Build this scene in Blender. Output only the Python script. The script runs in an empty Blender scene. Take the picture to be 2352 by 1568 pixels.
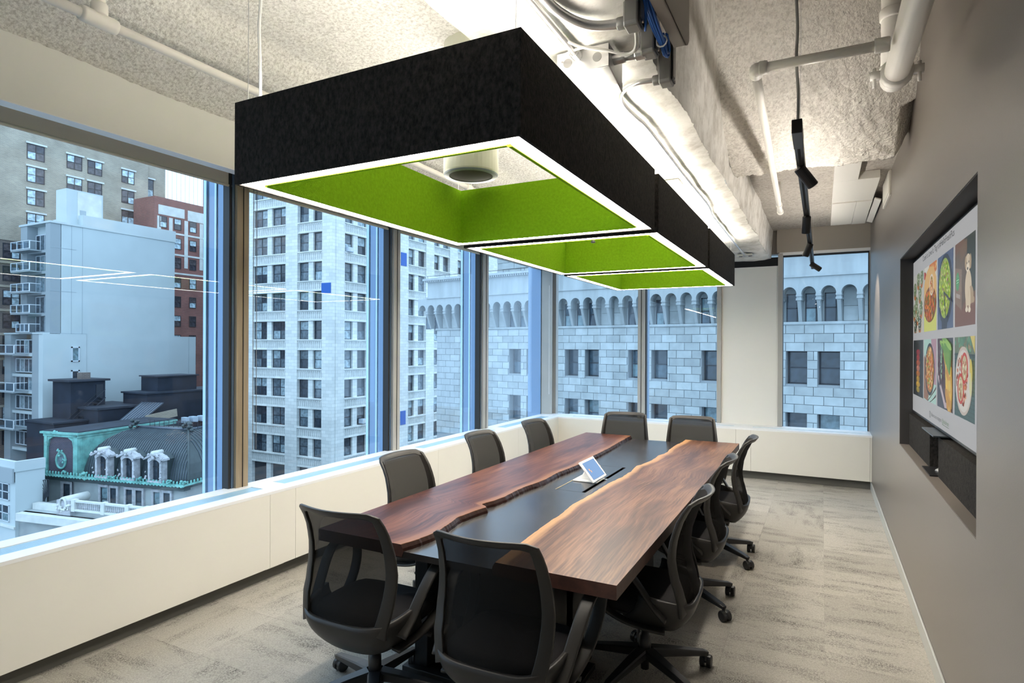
import bpy, math, random
from mathutils import Vector, Matrix, noise
random.seed(7)
PI = math.pi
SC = bpy.context.scene
COL = SC.collection

# ---------------------------------------------------------------- camera, world, exposure
cam_d = bpy.data.cameras.new('camera')
cam = bpy.data.objects.new('camera', cam_d)
COL.objects.link(cam)
SC.camera = cam
FPX = 1385.3
cam_d.sensor_width = 36.0
cam_d.lens = FPX / 2352 * 36.0
cam_d.shift_y = (794.86 - 784) / 2352
cam_d.clip_end = 600
cam.location = (0, 0, 1.675)
yaw = 0.4748
roll = -0.0045
cam.matrix_world = (Matrix.Translation((0, 0, 1.675)) @ Matrix.Rotation(yaw, 4, 'Z')
                    @ Matrix.Rotation(PI / 2, 4, 'X') @ Matrix.Rotation(-roll, 4, 'Z'))

W = bpy.data.worlds.new('overcast')
SC.world = W
W.use_nodes = True
nt = W.node_tree
nt.nodes.clear()
wo = nt.nodes.new('ShaderNodeOutputWorld')
wb = nt.nodes.new('ShaderNodeBackground')
wr = nt.nodes.new('ShaderNodeValToRGB')
wt = nt.nodes.new('ShaderNodeTexCoord')
ws = nt.nodes.new('ShaderNodeSeparateXYZ')
nt.links.new(wt.outputs['Generated'], ws.inputs[0])
nt.links.new(ws.outputs['Z'], wr.inputs[0])
wr.color_ramp.elements[0].position = 0.0
wr.color_ramp.elements[0].color = (0.55, 0.77, 1.0, 1)
wr.color_ramp.elements[1].position = 0.7
wr.color_ramp.elements[1].color = (0.60, 0.80, 1.0, 1)
nt.links.new(wr.outputs[0], wb.inputs[0])
wb.inputs[1].default_value = 1.74
nt.links.new(wb.outputs[0], wo.inputs[0])

SC.view_settings.view_transform = 'Standard'
SC.view_settings.look = 'None'
SC.view_settings.gamma = 1.0
SC.view_settings.exposure = 0.72
SC.view_settings.use_curve_mapping = False
SC.cycles.use_denoising = True
SC.cycles.max_bounces = 10
SC.cycles.diffuse_bounces = 5
SC.cycles.glossy_bounces = 4
SC.cycles.transparent_max_bounces = 24
SC.cycles.sample_clamp_indirect = 12.0
SC.cycles.caustics_reflective = False
SC.cycles.caustics_refractive = False

LED = (1.0, 0.92, 0.82)
LED_DOWN = 36.0
LED_UP = 19.0

# ---------------------------------------------------------------- materials
def new_mat(name):
    m = bpy.data.materials.new(name)
    m.use_nodes = True
    return m, m.node_tree, m.node_tree.nodes['Principled BSDF']

def N(t, k, **kw):
    n = t.nodes.new(k)
    for a, b in kw.items():
        if a.startswith('i_'):
            n.inputs[a[2:].replace('_', ' ')].default_value = b
        else:
            setattr(n, a, b)
    return n

def pmat(name, col, rough=0.6, metal=0.0, spec=0.5, noise_amt=0.0, nscale=20.0, bump=0.0, bscale=60.0,
         emit=None, estr=0.0, rnd=0.0, stretch=None, detail=4.0):
    m, t, b = new_mat(name)
    b.inputs['Roughness'].default_value = rough
    b.inputs['Metallic'].default_value = metal
    b.inputs['Specular IOR Level'].default_value = spec
    b.inputs['Base Color'].default_value = (*col, 1)
    if emit:
        b.inputs['Emission Color'].default_value = (*emit, 1)
        b.inputs['Emission Strength'].default_value = estr
    tc = None
    def coords():
        nonlocal tc
        if tc is None:
            tc = t.nodes.new('ShaderNodeTexCoord').outputs['Object']
            if stretch:
                mp = t.nodes.new('ShaderNodeMapping')
                mp.inputs['Scale'].default_value = stretch
                t.links.new(tc, mp.inputs[0]); tc = mp.outputs[0]
        return tc
    src = None
    if noise_amt > 0:
        n = N(t, 'ShaderNodeTexNoise'); n.inputs['Scale'].default_value = nscale; n.inputs['Detail'].default_value = detail
        t.links.new(coords(), n.inputs['Vector'])
        mr = N(t, 'ShaderNodeMapRange'); mr.inputs['From Min'].default_value = .3; mr.inputs['From Max'].default_value = .7
        mr.inputs['To Min'].default_value = 1 - noise_amt; mr.inputs['To Max'].default_value = 1 + noise_amt
        t.links.new(n.outputs['Fac'], mr.inputs['Value'])
        src = mr.outputs[0]
    if rnd > 0:
        oi = t.nodes.new('ShaderNodeObjectInfo')
        m2 = N(t, 'ShaderNodeMapRange'); m2.inputs['To Min'].default_value = 1 - rnd; m2.inputs['To Max'].default_value = 1 + rnd
        t.links.new(oi.outputs['Random'], m2.inputs['Value'])
        if src is None: src = m2.outputs[0]
        else:
            mm = N(t, 'ShaderNodeMath', operation='MULTIPLY'); t.links.new(src, mm.inputs[0]); t.links.new(m2.outputs[0], mm.inputs[1]); src = mm.outputs[0]
    if src is not None:
        vm = N(t, 'ShaderNodeVectorMath', operation='SCALE'); vm.inputs[0].default_value = col
        t.links.new(src, vm.inputs['Scale']); t.links.new(vm.outputs[0], b.inputs['Base Color'])
    if bump > 0:
        n2 = N(t, 'ShaderNodeTexNoise'); n2.inputs['Scale'].default_value = bscale; n2.inputs['Detail'].default_value = 3
        t.links.new(coords(), n2.inputs['Vector'])
        bp = N(t, 'ShaderNodeBump'); bp.inputs['Strength'].default_value = bump; bp.inputs['Distance'].default_value = .01
        t.links.new(n2.outputs['Fac'], bp.inputs['Height']); t.links.new(bp.outputs[0], b.inputs['Normal'])
    return m

def glass_mat(name, tint=(.93, .97, 1.0), base=.022, k=.42):
    m = bpy.data.materials.new(name); m.use_nodes = True
    t = m.node_tree; t.nodes.clear()
    o = t.nodes.new('ShaderNodeOutputMaterial'); mx = t.nodes.new('ShaderNodeMixShader')
    tr = t.nodes.new('ShaderNodeBsdfTransparent'); tr.inputs[0].default_value = (*tint, 1)
    gl = t.nodes.new('ShaderNodeBsdfGlossy'); gl.inputs['Roughness'].default_value = 0.0; gl.inputs[0].default_value = (.95, .97, 1, 1)
    lw = t.nodes.new('ShaderNodeLayerWeight'); lw.inputs[0].default_value = .5
    p = N(t, 'ShaderNodeMath', operation='POWER'); p.inputs[1].default_value = 4.0
    t.links.new(lw.outputs['Facing'], p.inputs[0])
    ma = N(t, 'ShaderNodeMath', operation='MULTIPLY_ADD'); ma.inputs[1].default_value = k; ma.inputs[2].default_value = base
    t.links.new(p.outputs[0], ma.inputs[0]); t.links.new(ma.outputs[0], mx.inputs[0])
    t.links.new(tr.outputs[0], mx.inputs[1]); t.links.new(gl.outputs[0], mx.inputs[2]); t.links.new(mx.outputs[0], o.inputs[0])
    return m

def emat(name, col, s):
    m = bpy.data.materials.new(name); m.use_nodes = True
    t = m.node_tree; t.nodes.clear()
    o = t.nodes.new('ShaderNodeOutputMaterial'); e = t.nodes.new('ShaderNodeEmission')
    e.inputs[0].default_value = (*col, 1); e.inputs[1].default_value = s
    t.links.new(e.outputs[0], o.inputs[0])
    return m

M = {}
M['white_lam'] = pmat('white_laminate', (.78, .76, .70), .45, noise_amt=.015, nscale=2)
M['sill'] = pmat('sill_white', (.86, .87, .88), .35)
M['kick'] = pmat('kick_grey', (.15, .147, .13), .7)
M['grille'] = pmat('grille_skylit_blue', (.42, .64, .78), .35, metal=.3)  # base colour holds the blue of the sky light on the slats
M['alu'] = pmat('mullion_aluminium', (.40, .39, .36), .45, metal=.1, noise_amt=.06, nscale=3)
M['alu_warm_lit'] = pmat('mullion_warm_lit_tan', (.30, .235, .155), .5, metal=.1, noise_amt=.16, nscale=3, stretch=(14, 14, .8))  # nearer mullions: warm room light put into the base colour as tan
M['alu_out'] = pmat('outer_fin_blue_grey', (.16, .24, .36), .25, metal=.5)
M['alu_out2'] = pmat('outer_fin_light', (.40, .56, .72), .25, metal=.4)
M['gasket'] = pmat('black_gasket', (.012, .012, .014), .6)
M['paint_white'] = pmat('painted_white', (.80, .78, .73), .6, bump=.03, bscale=200)
M['soffit'] = pmat('soffit_paint', (.86, .85, .81), .6, noise_amt=.02, nscale=1.5)
M['shade'] = pmat('roller_shade', (.78, .73, .62), .8)
M['grey_wall'] = pmat('grey_eggshell_wall', (.185, .165, .147), .36, spec=.6, bump=.06, bscale=260)
M['base_grey'] = pmat('baseboard_grey', (.46, .47, .45), .4)
M['niche'] = pmat('niche_dark', (.035, .032, .031), .6)
M['niche_sill'] = pmat('niche_ledge', (.14, .12, .105), .5)
M['felt_black'] = pmat('charcoal_felt', (.022, .020, .018), .95, spec=.15, noise_amt=.55, nscale=90, bump=.5, bscale=220, stretch=(1, 1, .6))
M['felt_green'] = pmat('lime_felt', (.285, .54, .016), .95, spec=.1, noise_amt=.10, nscale=60, bump=.3, bscale=220)
M['steel'] = pmat('galvanised_steel', (.55, .55, .55), .32, metal=.85, noise_amt=.12, nscale=14)
M['cast'] = pmat('cast_grey_metal', (.27, .265, .26), .45, metal=.5)
M['pipe'] = pmat('white_painted_pipe', (.80, .77, .72), .4)
M['black_metal'] = pmat('black_metal', (.012, .012, .013), .38, spec=.5)
M['bracket'] = pmat('grey_strut', (.30, .28, .255), .5, metal=.4)
M['blue_cable'] = pmat('blue_cable', (.02, .11, .42), .4)
M['white_cable'] = pmat('white_cable', (.75, .74, .72), .5)
M['grey_cable'] = pmat('grey_cable', (.35, .35, .35), .5)
M['ch_plastic'] = pmat('graphite_plastic', (.026, .024, .022), .42, spec=.35, bump=.05, bscale=400)
M['ch_base'] = pmat('black_nylon', (.018, .018, .020), .42)
M['ch_seat'] = pmat('black_seat_fabric', (.014, .013, .014), .85, spec=.2, bump=.25, bscale=500)
M['table_mid'] = pmat('dark_bronze_top', (.030, .027, .026), .22, spec=.6, noise_amt=.25, nscale=3)
M['tab_white'] = pmat('tablet_white', (.82, .80, .76), .3)
M['duct'] = pmat('painted_duct', (.62, .60, .55), .5)
M['speaker_body'] = pmat('speaker_ivory', (.62, .62, .50), .35)
M['speaker_ring'] = pmat('speaker_ring', (.20, .235, .27), .4)
M['dark_gap'] = pmat('dark_gap', (.01, .01, .01), .9)
M['led_down'] = emat('led_diffuser', LED, LED_DOWN)
M['led_up'] = emat('led_uplight', LED, LED_UP)
M['glass'] = glass_mat('window_glass')
M['chrome'] = pmat('chrome', (.7, .7, .7), .15, metal=1)

def ceiling_mat(name, a, b, bs, bump, sc=55, spots=.0):
    m, t, p = new_mat(name)
    p.inputs['Roughness'].default_value = .95; p.inputs['Specular IOR Level'].default_value = .1
    tc = t.nodes.new('ShaderNodeTexCoord').outputs['Object']
    n = N(t, 'ShaderNodeTexNoise'); n.inputs['Scale'].default_value = sc; n.inputs['Detail'].default_value = 6; n.inputs['Roughness'].default_value = .7
    t.links.new(tc, n.inputs['Vector'])
    r = N(t, 'ShaderNodeValToRGB'); r.color_ramp.elements[0].position = .30; r.color_ramp.elements[1].position = .56
    r.color_ramp.elements[0].color = (*a, 1); r.color_ramp.elements[1].color = (*b, 1)
    t.links.new(n.outputs['Fac'], r.inputs[0])
    last = r.outputs[0]
    n3 = N(t, 'ShaderNodeTexNoise'); n3.inputs['Scale'].default_value = 2.2; n3.inputs['Detail'].default_value = 5
    t.links.new(tc, n3.inputs['Vector'])
    mr = N(t, 'ShaderNodeMapRange'); mr.inputs['From Min'].default_value = .35; mr.inputs['From Max'].default_value = .6
    mr.inputs['To Min'].default_value = 1 - spots; mr.inputs['To Max'].default_value = 1.0
    t.links.new(n3.outputs['Fac'], mr.inputs['Value'])
    vm = N(t, 'ShaderNodeVectorMath', operation='SCALE'); t.links.new(last, vm.inputs[0]); t.links.new(mr.outputs[0], vm.inputs['Scale'])
    t.links.new(vm.outputs[0], p.inputs['Base Color'])
    n2 = N(t, 'ShaderNodeTexNoise'); n2.inputs['Scale'].default_value = bs; n2.inputs['Detail'].default_value = 5
    t.links.new(tc, n2.inputs['Vector'])
    bp = N(t, 'ShaderNodeBump'); bp.inputs['Strength'].default_value = bump; bp.inputs['Distance'].default_value = .02
    t.links.new(n2.outputs['Fac'], bp.inputs['Height']); t.links.new(bp.outputs[0], p.inputs['Normal'])
    return m
M['spray'] = ceiling_mat('sprayed_ceiling', (.56, .53, .48), (.84, .81, .75), 60, .8, 48, .08)
M['spray_left'] = ceiling_mat('sprayed_ceiling_speckled', (.50, .47, .42), (.88, .86, .81), 60, .6, 55, .06)
M['concrete'] = ceiling_mat('whitewashed_concrete', (.52, .49, .44), (.84, .82, .78), 14, .5, 5, .14)
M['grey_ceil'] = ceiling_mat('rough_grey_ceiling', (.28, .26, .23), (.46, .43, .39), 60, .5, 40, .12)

def carpet_mat():
    m, t, p = new_mat('carpet')
    p.inputs['Roughness'].default_value = 1.0; p.inputs['Specular IOR Level'].default_value = .05
    tc = t.nodes.new('ShaderNodeTexCoord').outputs['Object']
    oi = t.nodes.new('ShaderNodeObjectInfo')
    off = N(t, 'ShaderNodeVectorMath', operation='SCALE'); off.inputs[0].default_value = (37.1, 91.7, 13.3); t.links.new(oi.outputs['Random'], off.inputs['Scale'])
    ad = N(t, 'ShaderNodeVectorMath', operation='ADD'); t.links.new(tc, ad.inputs[0]); t.links.new(off.outputs[0], ad.inputs[1])
    fine = N(t, 'ShaderNodeTexNoise'); fine.inputs['Scale'].default_value = 130; fine.inputs['Detail'].default_value = 5; fine.inputs['Roughness'].default_value = .75; t.links.new(ad.outputs[0], fine.inputs['Vector'])
    mp = N(t, 'ShaderNodeMapping'); mp.inputs['Scale'].default_value = (2.2, 6.5, 1); t.links.new(ad.outputs[0], mp.inputs[0])
    st = N(t, 'ShaderNodeTexNoise'); st.inputs['Scale'].default_value = 1.25; st.inputs['Detail'].default_value = 4; st.inputs['Roughness'].default_value = .6; t.links.new(mp.outputs[0], st.inputs['Vector'])
    # streak threshold masked by fine grain
    s1 = N(t, 'ShaderNodeMapRange'); s1.inputs['From Min'].default_value = .48; s1.inputs['From Max'].default_value = .78; t.links.new(st.outputs['Fac'], s1.inputs['Value'])
    s2 = N(t, 'ShaderNodeMapRange'); s2.inputs['From Min'].default_value = .40; s2.inputs['From Max'].default_value = .62; t.links.new(fine.outputs['Fac'], s2.inputs['Value'])
    mu = N(t, 'ShaderNodeMath', operation='MULTIPLY'); t.links.new(s1.outputs[0], mu.inputs[0]); t.links.new(s2.outputs[0], mu.inputs[1])
    m3 = N(t, 'ShaderNodeMath', operation='MULTIPLY_ADD'); m3.inputs[1].default_value = .34; t.links.new(s2.outputs[0], m3.inputs[0]); t.links.new(mu.outputs[0], m3.inputs[2])
    r = N(t, 'ShaderNodeValToRGB')
    r.color_ramp.elements[0].color = (.49, .465, .415, 1); r.color_ramp.elements[1].color = (.10, .098, .092, 1); r.color_ramp.elements[1].position = .95
    t.links.new(m3.outputs[0], r.inputs[0])
    mr = N(t, 'ShaderNodeMapRange'); mr.inputs['To Min'].default_value = .90; mr.inputs['To Max'].default_value = 1.06; t.links.new(oi.outputs['Random'], mr.inputs['Value'])
    vm = N(t, 'ShaderNodeVectorMath', operation='SCALE'); t.links.new(r.outputs[0], vm.inputs[0]); t.links.new(mr.outputs[0], vm.inputs['Scale'])
    t.links.new(vm.outputs[0], p.inputs['Base Color'])
    bp = N(t, 'ShaderNodeBump'); bp.inputs['Strength'].default_value = .5; bp.inputs['Distance'].default_value = .006
    t.links.new(fine.outputs['Fac'], bp.inputs['Height']); t.links.new(bp.outputs[0], p.inputs['Normal'])
    return m
M['carpet'] = carpet_mat()

def wood_mat(name, dark, mid, light, sap):
    m, t, p = new_mat(name)
    p.inputs['Roughness'].default_value = .34; p.inputs['Specular IOR Level'].default_value = .25
    uv = t.nodes.new('ShaderNodeUVMap').outputs[0]     # u = distance in from the live edge, v = length, both in metres
    mpw = N(t, 'ShaderNodeMapping'); mpw.inputs['Scale'].default_value = (2.6, .55, 1); t.links.new(uv, mpw.inputs[0])
    wn = N(t, 'ShaderNodeTexNoise'); wn.inputs['Scale'].default_value = 1.6; wn.inputs['Detail'].default_value = 3; t.links.new(mpw.outputs[0], wn.inputs['Vector'])
    sp = N(t, 'ShaderNodeSeparateXYZ'); t.links.new(uv, sp.inputs[0])
    a = N(t, 'ShaderNodeMath', operation='MULTIPLY_ADD'); a.inputs[1].default_value = .42; t.links.new(wn.outputs['Fac'], a.inputs[0]); t.links.new(sp.outputs['X'], a.inputs[2])
    b = N(t, 'ShaderNodeMath', operation='MULTIPLY'); b.inputs[1].default_value = 110; t.links.new(a.outputs[0], b.inputs[0])
    s = N(t, 'ShaderNodeMath', operation='SINE'); t.links.new(b.outputs[0], s.inputs[0])
    mpf = N(t, 'ShaderNodeMapping'); mpf.inputs['Scale'].default_value = (75, 1.6, 1); t.links.new(uv, mpf.inputs[0])
    fn = N(t, 'ShaderNodeTexNoise'); fn.inputs['Scale'].default_value = 1.5; fn.inputs['Detail'].default_value = 6; t.links.new(mpf.outputs[0], fn.inputs['Vector'])
    big = N(t, 'ShaderNodeTexNoise'); big.inputs['Scale'].default_value = 2.2; big.inputs['Detail'].default_value = 2; t.links.new(mpw.outputs[0], big.inputs['Vector'])
    c1 = N(t, 'ShaderNodeMath', operation='MULTIPLY_ADD'); c1.inputs[1].default_value = .055; t.links.new(s.outputs[0], c1.inputs[0]); t.links.new(fn.outputs['Fac'], c1.inputs[2])
    c2 = N(t, 'ShaderNodeMath', operation='MULTIPLY_ADD'); c2.inputs[1].default_value = .9; t.links.new(big.outputs['Fac'], c2.inputs[0]); t.links.new(c1.outputs[0], c2.inputs[2])
    c3 = N(t, 'ShaderNodeMath', operation='SUBTRACT'); c3.inputs[1].default_value = .45; t.links.new(c2.outputs[0], c3.inputs[0])
    r = N(t, 'ShaderNodeValToRGB')
    r.color_ramp.elements[0].position = .28; r.color_ramp.elements[0].color = (*dark, 1)
    r.color_ramp.elements[1].position = .75; r.color_ramp.elements[1].color = (*light, 1)
    e = r.color_ramp.elements.new(.5); e.color = (*mid, 1)
    t.links.new(c3.outputs[0], r.inputs[0])
    d1 = N(t, 'ShaderNodeMath', operation='MULTIPLY_ADD'); d1.inputs[1].default_value = .10; t.links.new(wn.outputs['Fac'], d1.inputs[0]); t.links.new(sp.outputs['X'], d1.inputs[2])
    sm = N(t, 'ShaderNodeMapRange'); sm.interpolation_type = 'SMOOTHSTEP'; sm.inputs['From Min'].default_value = .070; sm.inputs['From Max'].default_value = .115
    sm.inputs['To Min'].default_value = 1; sm.inputs['To Max'].default_value = 0; t.links.new(d1.outputs[0], sm.inputs['Value'])
    mx = N(t, 'ShaderNodeMix'); mx.data_type = 'RGBA'; t.links.new(sm.outputs[0], mx.inputs['Factor']); t.links.new(r.outputs[0], mx.inputs[6])
    sc = N(t, 'ShaderNodeVectorMath', operation='SCALE'); sc.inputs[0].default_value = sap
    mr = N(t, 'ShaderNodeMapRange'); mr.inputs['To Min'].default_value = .6; mr.inputs['To Max'].default_value = 1.35; t.links.new(fn.outputs['Fac'], mr.inputs['Value'])
    t.links.new(mr.outputs[0], sc.inputs['Scale']); t.links.new(sc.outputs[0], mx.inputs[7])
    gt = N(t, 'ShaderNodeMath', operation='LESS_THAN'); gt.inputs[1].default_value = -.003; t.links.new(sp.outputs['X'], gt.inputs[0])
    m5 = N(t, 'ShaderNodeMix'); m5.data_type = 'RGBA'; m5.inputs[7].default_value = (dark[0] * .45, dark[1] * .45, dark[2] * .45, 1); t.links.new(gt.outputs[0], m5.inputs['Factor']); t.links.new(mx.outputs[2], m5.inputs[6])
    t.links.new(m5.outputs[2], p.inputs['Base Color'])
    return m
M['walnut_l'] = wood_mat('walnut_red', (.040, .014, .009), (.088, .031, .019), (.155, .062, .034), (.19, .085, .042))
M['walnut_r'] = wood_mat('walnut_brown', (.050, .021, .012), (.105, .046, .024), (.190, .092, .046), (.36, .195, .085))
M['walnut_end'] = pmat('walnut_end_grain', (.060, .022, .014), .5, noise_amt=.3, nscale=25)

def mesh_fabric():
    m = bpy.data.materials.new('chair_mesh'); m.use_nodes = True
    t = m.node_tree; b = t.nodes['Principled BSDF']; o = t.nodes['Material Output']
    b.inputs['Base Color'].default_value = (.013, .012, .011, 1); b.inputs['Roughness'].default_value = .9; b.inputs['Specular IOR Level'].default_value = .1
    tr = t.nodes.new('ShaderNodeBsdfTransparent'); mx = t.nodes.new('ShaderNodeMixShader'); mx.inputs[0].default_value = .93
    t.links.new(tr.outputs[0], mx.inputs[1]); t.links.new(b.outputs[0], mx.inputs[2]); t.links.new(mx.outputs[0], o.inputs[0])
    return m
M['mesh'] = mesh_fabric()

# ---------------------------------------------------------------- geometry helpers
class MB:
    def __init__(s): s.v = []; s.f = []; s.uv = None
    def add(s, vs, fs):
        o = len(s.v); s.v += [tuple(v) for v in vs]; s.f += [tuple(i + o for i in f) for f in fs]; return s
    def box(s, x0, x1, y0, y1, z0, z1):
        return s.add([(x, y, z) for x in (x0, x1) for y in (y0, y1) for z in (z0, z1)],
                     [(0, 1, 3, 2), (4, 6, 7, 5), (0, 4, 5, 1), (2, 3, 7, 6), (0, 2, 6, 4), (1, 5, 7, 3)])
    def xbox(s, mat, x0, x1, y0, y1, z0, z1):
        vs = [mat @ Vector((x, y, z)) for x in (x0, x1) for y in (y0, y1) for z in (z0, z1)]
        return s.add(vs, [(0, 1, 3, 2), (4, 6, 7, 5), (0, 4, 5, 1), (2, 3, 7, 6), (0, 2, 6, 4), (1, 5, 7, 3)])
    def prism(s, poly, a0, a1, axis='y'):
        n = len(poly)
        def P(p, a):
            return (p[0], a, p[1]) if axis == 'y' else (a, p[0], p[1]) if axis == 'x' else (p[0], p[1], a)
        s.add([P(p, a0) for p in poly] + [P(p, a1) for p in poly],
              [tuple(range(n))] + [tuple(range(2 * n - 1, n - 1, -1))] + [(i, (i + 1) % n + 0, (i + 1) % n + n, i + n) for i in range(n)])
        return s
    def tube(s, pts, r, n=8, cap=True, closed=False):
        pts = [Vector(p) for p in pts]; k = len(pts)
        rs = r if isinstance(r, (list, tuple)) else [r] * k
        def tan(i):
            if closed: return (pts[(i + 1) % k] - pts[i - 1]).normalized()
            return (pts[min(i + 1, k - 1)] - pts[max(i - 1, 0)]).normalized()
        t0 = tan(0); u = t0.orthogonal().normalized(); vs = []
        for i in range(k):
            t = tan(i); u = (u - t * u.dot(t)).normalized(); w = t.cross(u)
            for j in range(n):
                a = 2 * PI * j / n; vs.append(pts[i] + (u * math.cos(a) + w * math.sin(a)) * rs[i])
        fs = [(i * n + j, i * n + (j + 1) % n, ((i + 1) % k) * n + (j + 1) % n, ((i + 1) % k) * n + j) for i in range(k if closed else k - 1) for j in range(n)]
        if cap and not closed: fs += [tuple(range(n - 1, -1, -1)), tuple((k - 1) * n + j for j in range(n))]
        return s.add(vs, fs)
    def sweep(s, pts, sides, w, t, closed=False):
        """flat bar: pts path, sides = width direction per point, w width, t thickness"""
        pts = [Vector(p) for p in pts]; k = len(pts); vs = []
        for i in range(k):
            if closed: d = pts[(i + 1) % k] - pts[i - 1]
            else: d = pts[min(i + 1, k - 1)] - pts[max(i - 1, 0)]
            d.normalize(); sd = Vector(sides[i] if isinstance(sides, list) else sides); sd = (sd - d * sd.dot(d)).normalized(); nn = d.cross(sd)
            ww = w[i] if isinstance(w, list) else w; tt = t[i] if isinstance(t, list) else t
            for a, b in ((-.5, -.35), (-.38, -.5), (.38, -.5), (.5, -.35), (.5, .35), (.38, .5), (-.38, .5), (-.5, .35)):
                vs.append(pts[i] + sd * ww * a + nn * tt * b)
        fs = [(i * 8 + j, i * 8 + (j + 1) % 8, ((i + 1) % k) * 8 + (j + 1) % 8, ((i + 1) % k) * 8 + j) for i in range(k if closed else k - 1) for j in range(8)]
        if not closed: fs += [tuple(range(7, -1, -1)), tuple((k - 1) * 8 + j for j in range(8))]
        return s.add(vs, fs)
    def lathe(s, prof, c=(0, 0, 0), n=20, mat=None):
        c = Vector(c); vs = []
        for r, z in prof:
            for j in range(n):
                a = 2 * PI * j / n; p = Vector((r * math.cos(a), r * math.sin(a), z))
                if mat: p = mat @ p
                vs.append(c + p)
        k = len(prof)
        fs = [(i * n + j, i * n + (j + 1) % n, (i + 1) * n + (j + 1) % n, (i + 1) * n + j) for i in range(k - 1) for j in range(n)]
        fs += [tuple(range(n - 1, -1, -1)), tuple((k - 1) * n + j for j in range(n))]
        return s.add(vs, fs)
    def build(s, name, mat, parent=None, smooth=False, bevel=0, kind=None, label=None, local=False, sub=0):
        me = bpy.data.meshes.new(name)
        v = s.v
        if parent is not None and not local:
            o = ROOTLOC.get(parent.name, Vector((0, 0, 0)))
            v = [(a[0] - o[0], a[1] - o[1], a[2] - o[2]) for a in v]
        me.from_pydata(v, [], s.f); me.validate(); me.update()
        import bmesh
        bm = bmesh.new(); bm.from_mesh(me); bmesh.ops.recalc_face_normals(bm, faces=bm.faces); bm.to_mesh(me); bm.free()
        me.materials.append(mat)
        if smooth:
            for p in me.polygons: p.use_smooth = True
        o = bpy.data.objects.new(name, me); COL.objects.link(o)
        if parent is not None: o.parent = parent; ROOTLOC[o.name] = ROOTLOC.get(parent.name, Vector((0, 0, 0)))
        if bevel:
            b = o.modifiers.new('b', 'BEVEL'); b.width = bevel; b.segments = 2; b.limit_method = 'ANGLE'; b.angle_limit = .6
        if sub:
            b = o.modifiers.new('s', 'SUBSURF'); b.levels = sub; b.render_levels = sub
        if kind: o['kind'] = kind
        if label: o['label'] = label
        return o
ROOTLOC = {}
def tag(o, label, cat, group=None):
    o['label'] = label; o['category'] = cat
    if group: o['group'] = group
    return o
def thing(name, label, cat, loc=(0, 0, 0), rz=0, group=None):
    o = bpy.data.objects.new(name, None); COL.objects.link(o); o.empty_display_size = .1
    o.location = loc; o.rotation_euler = (0, 0, rz); ROOTLOC[o.name] = Vector(loc)
    return tag(o, label, cat, group)
def clone(o, parent=None, rnd=None):
    c = o.copy(); COL.objects.link(c); c.parent = parent
    for ch in o.children: clone(ch, c)
    return c
def BX(*a): return MB().box(*a)
def struct(name, mb, mat, **kw): return mb.build(name, mat, kind='structure', **kw)
def smooth_path(pts, n=6):
    """Catmull-Rom through pts"""
    P = [Vector(p) for p in pts]; out = []
    for i in range(len(P) - 1):
        a = P[max(i - 1, 0)]; b = P[i]; c = P[i + 1]; d = P[min(i + 2, len(P) - 1)]
        for k in range(n):
            t = k / n
            out.append(.5 * ((2 * b) + (c - a) * t + (2 * a - 5 * b + 4 * c - d) * t * t + (3 * b - a - 3 * c + d) * t ** 3))
    out.append(P[-1]); return out

# ---------------------------------------------------------------- room shell
XW = .5255      # right wall face
XC = -3.449     # left cabinet face
XG = -3.823     # left glass
YG = 8.66       # back glass
YC = 8.20       # back cabinet face
ZS = .643       # sill height
YB = -1.3       # wall behind the camera

fl = struct('floor', BX(XC - .5, XW + .3, YB - .1, YG + .1, -.25, -.012), pmat('subfloor', (.3, .29, .26), .9))
tile_me = None
ts = .5
k = 0
ix0 = -8
for i in range(-8, 2):
    for j in range(-3, 17):
        x0 = .02 + i * ts; y0 = .13 + j * ts; x1 = x0 + ts; y1 = y0 + ts
        cx0, cx1 = max(x0, XC - .09), min(x1, XW); cy0, cy1 = max(y0, YB), min(y1, YC + .09)
        if cx1 - cx0 < .02 or cy1 - cy0 < .02: continue
        g = .0004
        full = (cx1 - cx0 > .499 and cy1 - cy0 > .499)
        q = random.choice((0, 0, 0, 2, 1))
        if full:
            if tile_me is None:
                o = BX(-ts / 2 + g, ts / 2 - g, -ts / 2 + g, ts / 2 - g, -.012, 0).build('carpet_tile', M['carpet'], fl, local=True)
                tile_me = o.data
            else:
                o = bpy.data.objects.new('carpet_tile', tile_me); COL.objects.link(o); o.parent = fl
            o.location = ((x0 + x1) / 2, (y0 + y1) / 2, 0); o.rotation_euler = (0, 0, q * PI / 2)
        else:
            o = BX(cx0 + g, cx1 - g, cy0 + g, cy1 - g, -.012, 0).build('carpet_tile', M['carpet'], fl)

# right wall with the screen niche
NY0, NY1, NZ0, NZ1 = 2.857, 5.42, .945, 2.350
ND = .36
wr_ = MB()
wr_.box(XW, XW + .5, YB, NY0, 0, 4.0); wr_.box(XW, XW + .5, NY1, YG + .2, 0, 4.0)
wr_.box(XW, XW + .5, NY0, NY1, 0, NZ0); wr_.box(XW, XW + .5, NY0, NY1, NZ1, 4.0)
wall_r = struct('wall_right', wr_, M['grey_wall'])
n_ = MB(); n_.box(XW + ND, XW + ND + .02, NY0, NY1, NZ0, NZ1)
n_.box(XW + .003, XW + ND, NY0, NY0 + .006, NZ0, NZ1); n_.box(XW + .003, XW + ND, NY1 - .006, NY1, NZ0, NZ1); n_.box(XW + .003, XW + ND, NY0, NY1, NZ1 - .006, NZ1)
n_.build('niche_lining', M['niche'], wall_r)
BX(XW + .002, XW + ND, NY0, NY1, NZ0 - .002, NZ0 + .004).build('niche_ledge', M['niche_sill'], wall_r)
struct('baseboard_right', BX(XW - .012, XW, YB, YC + .09, 0, .10), M['base_grey'], bevel=.004)
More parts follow.
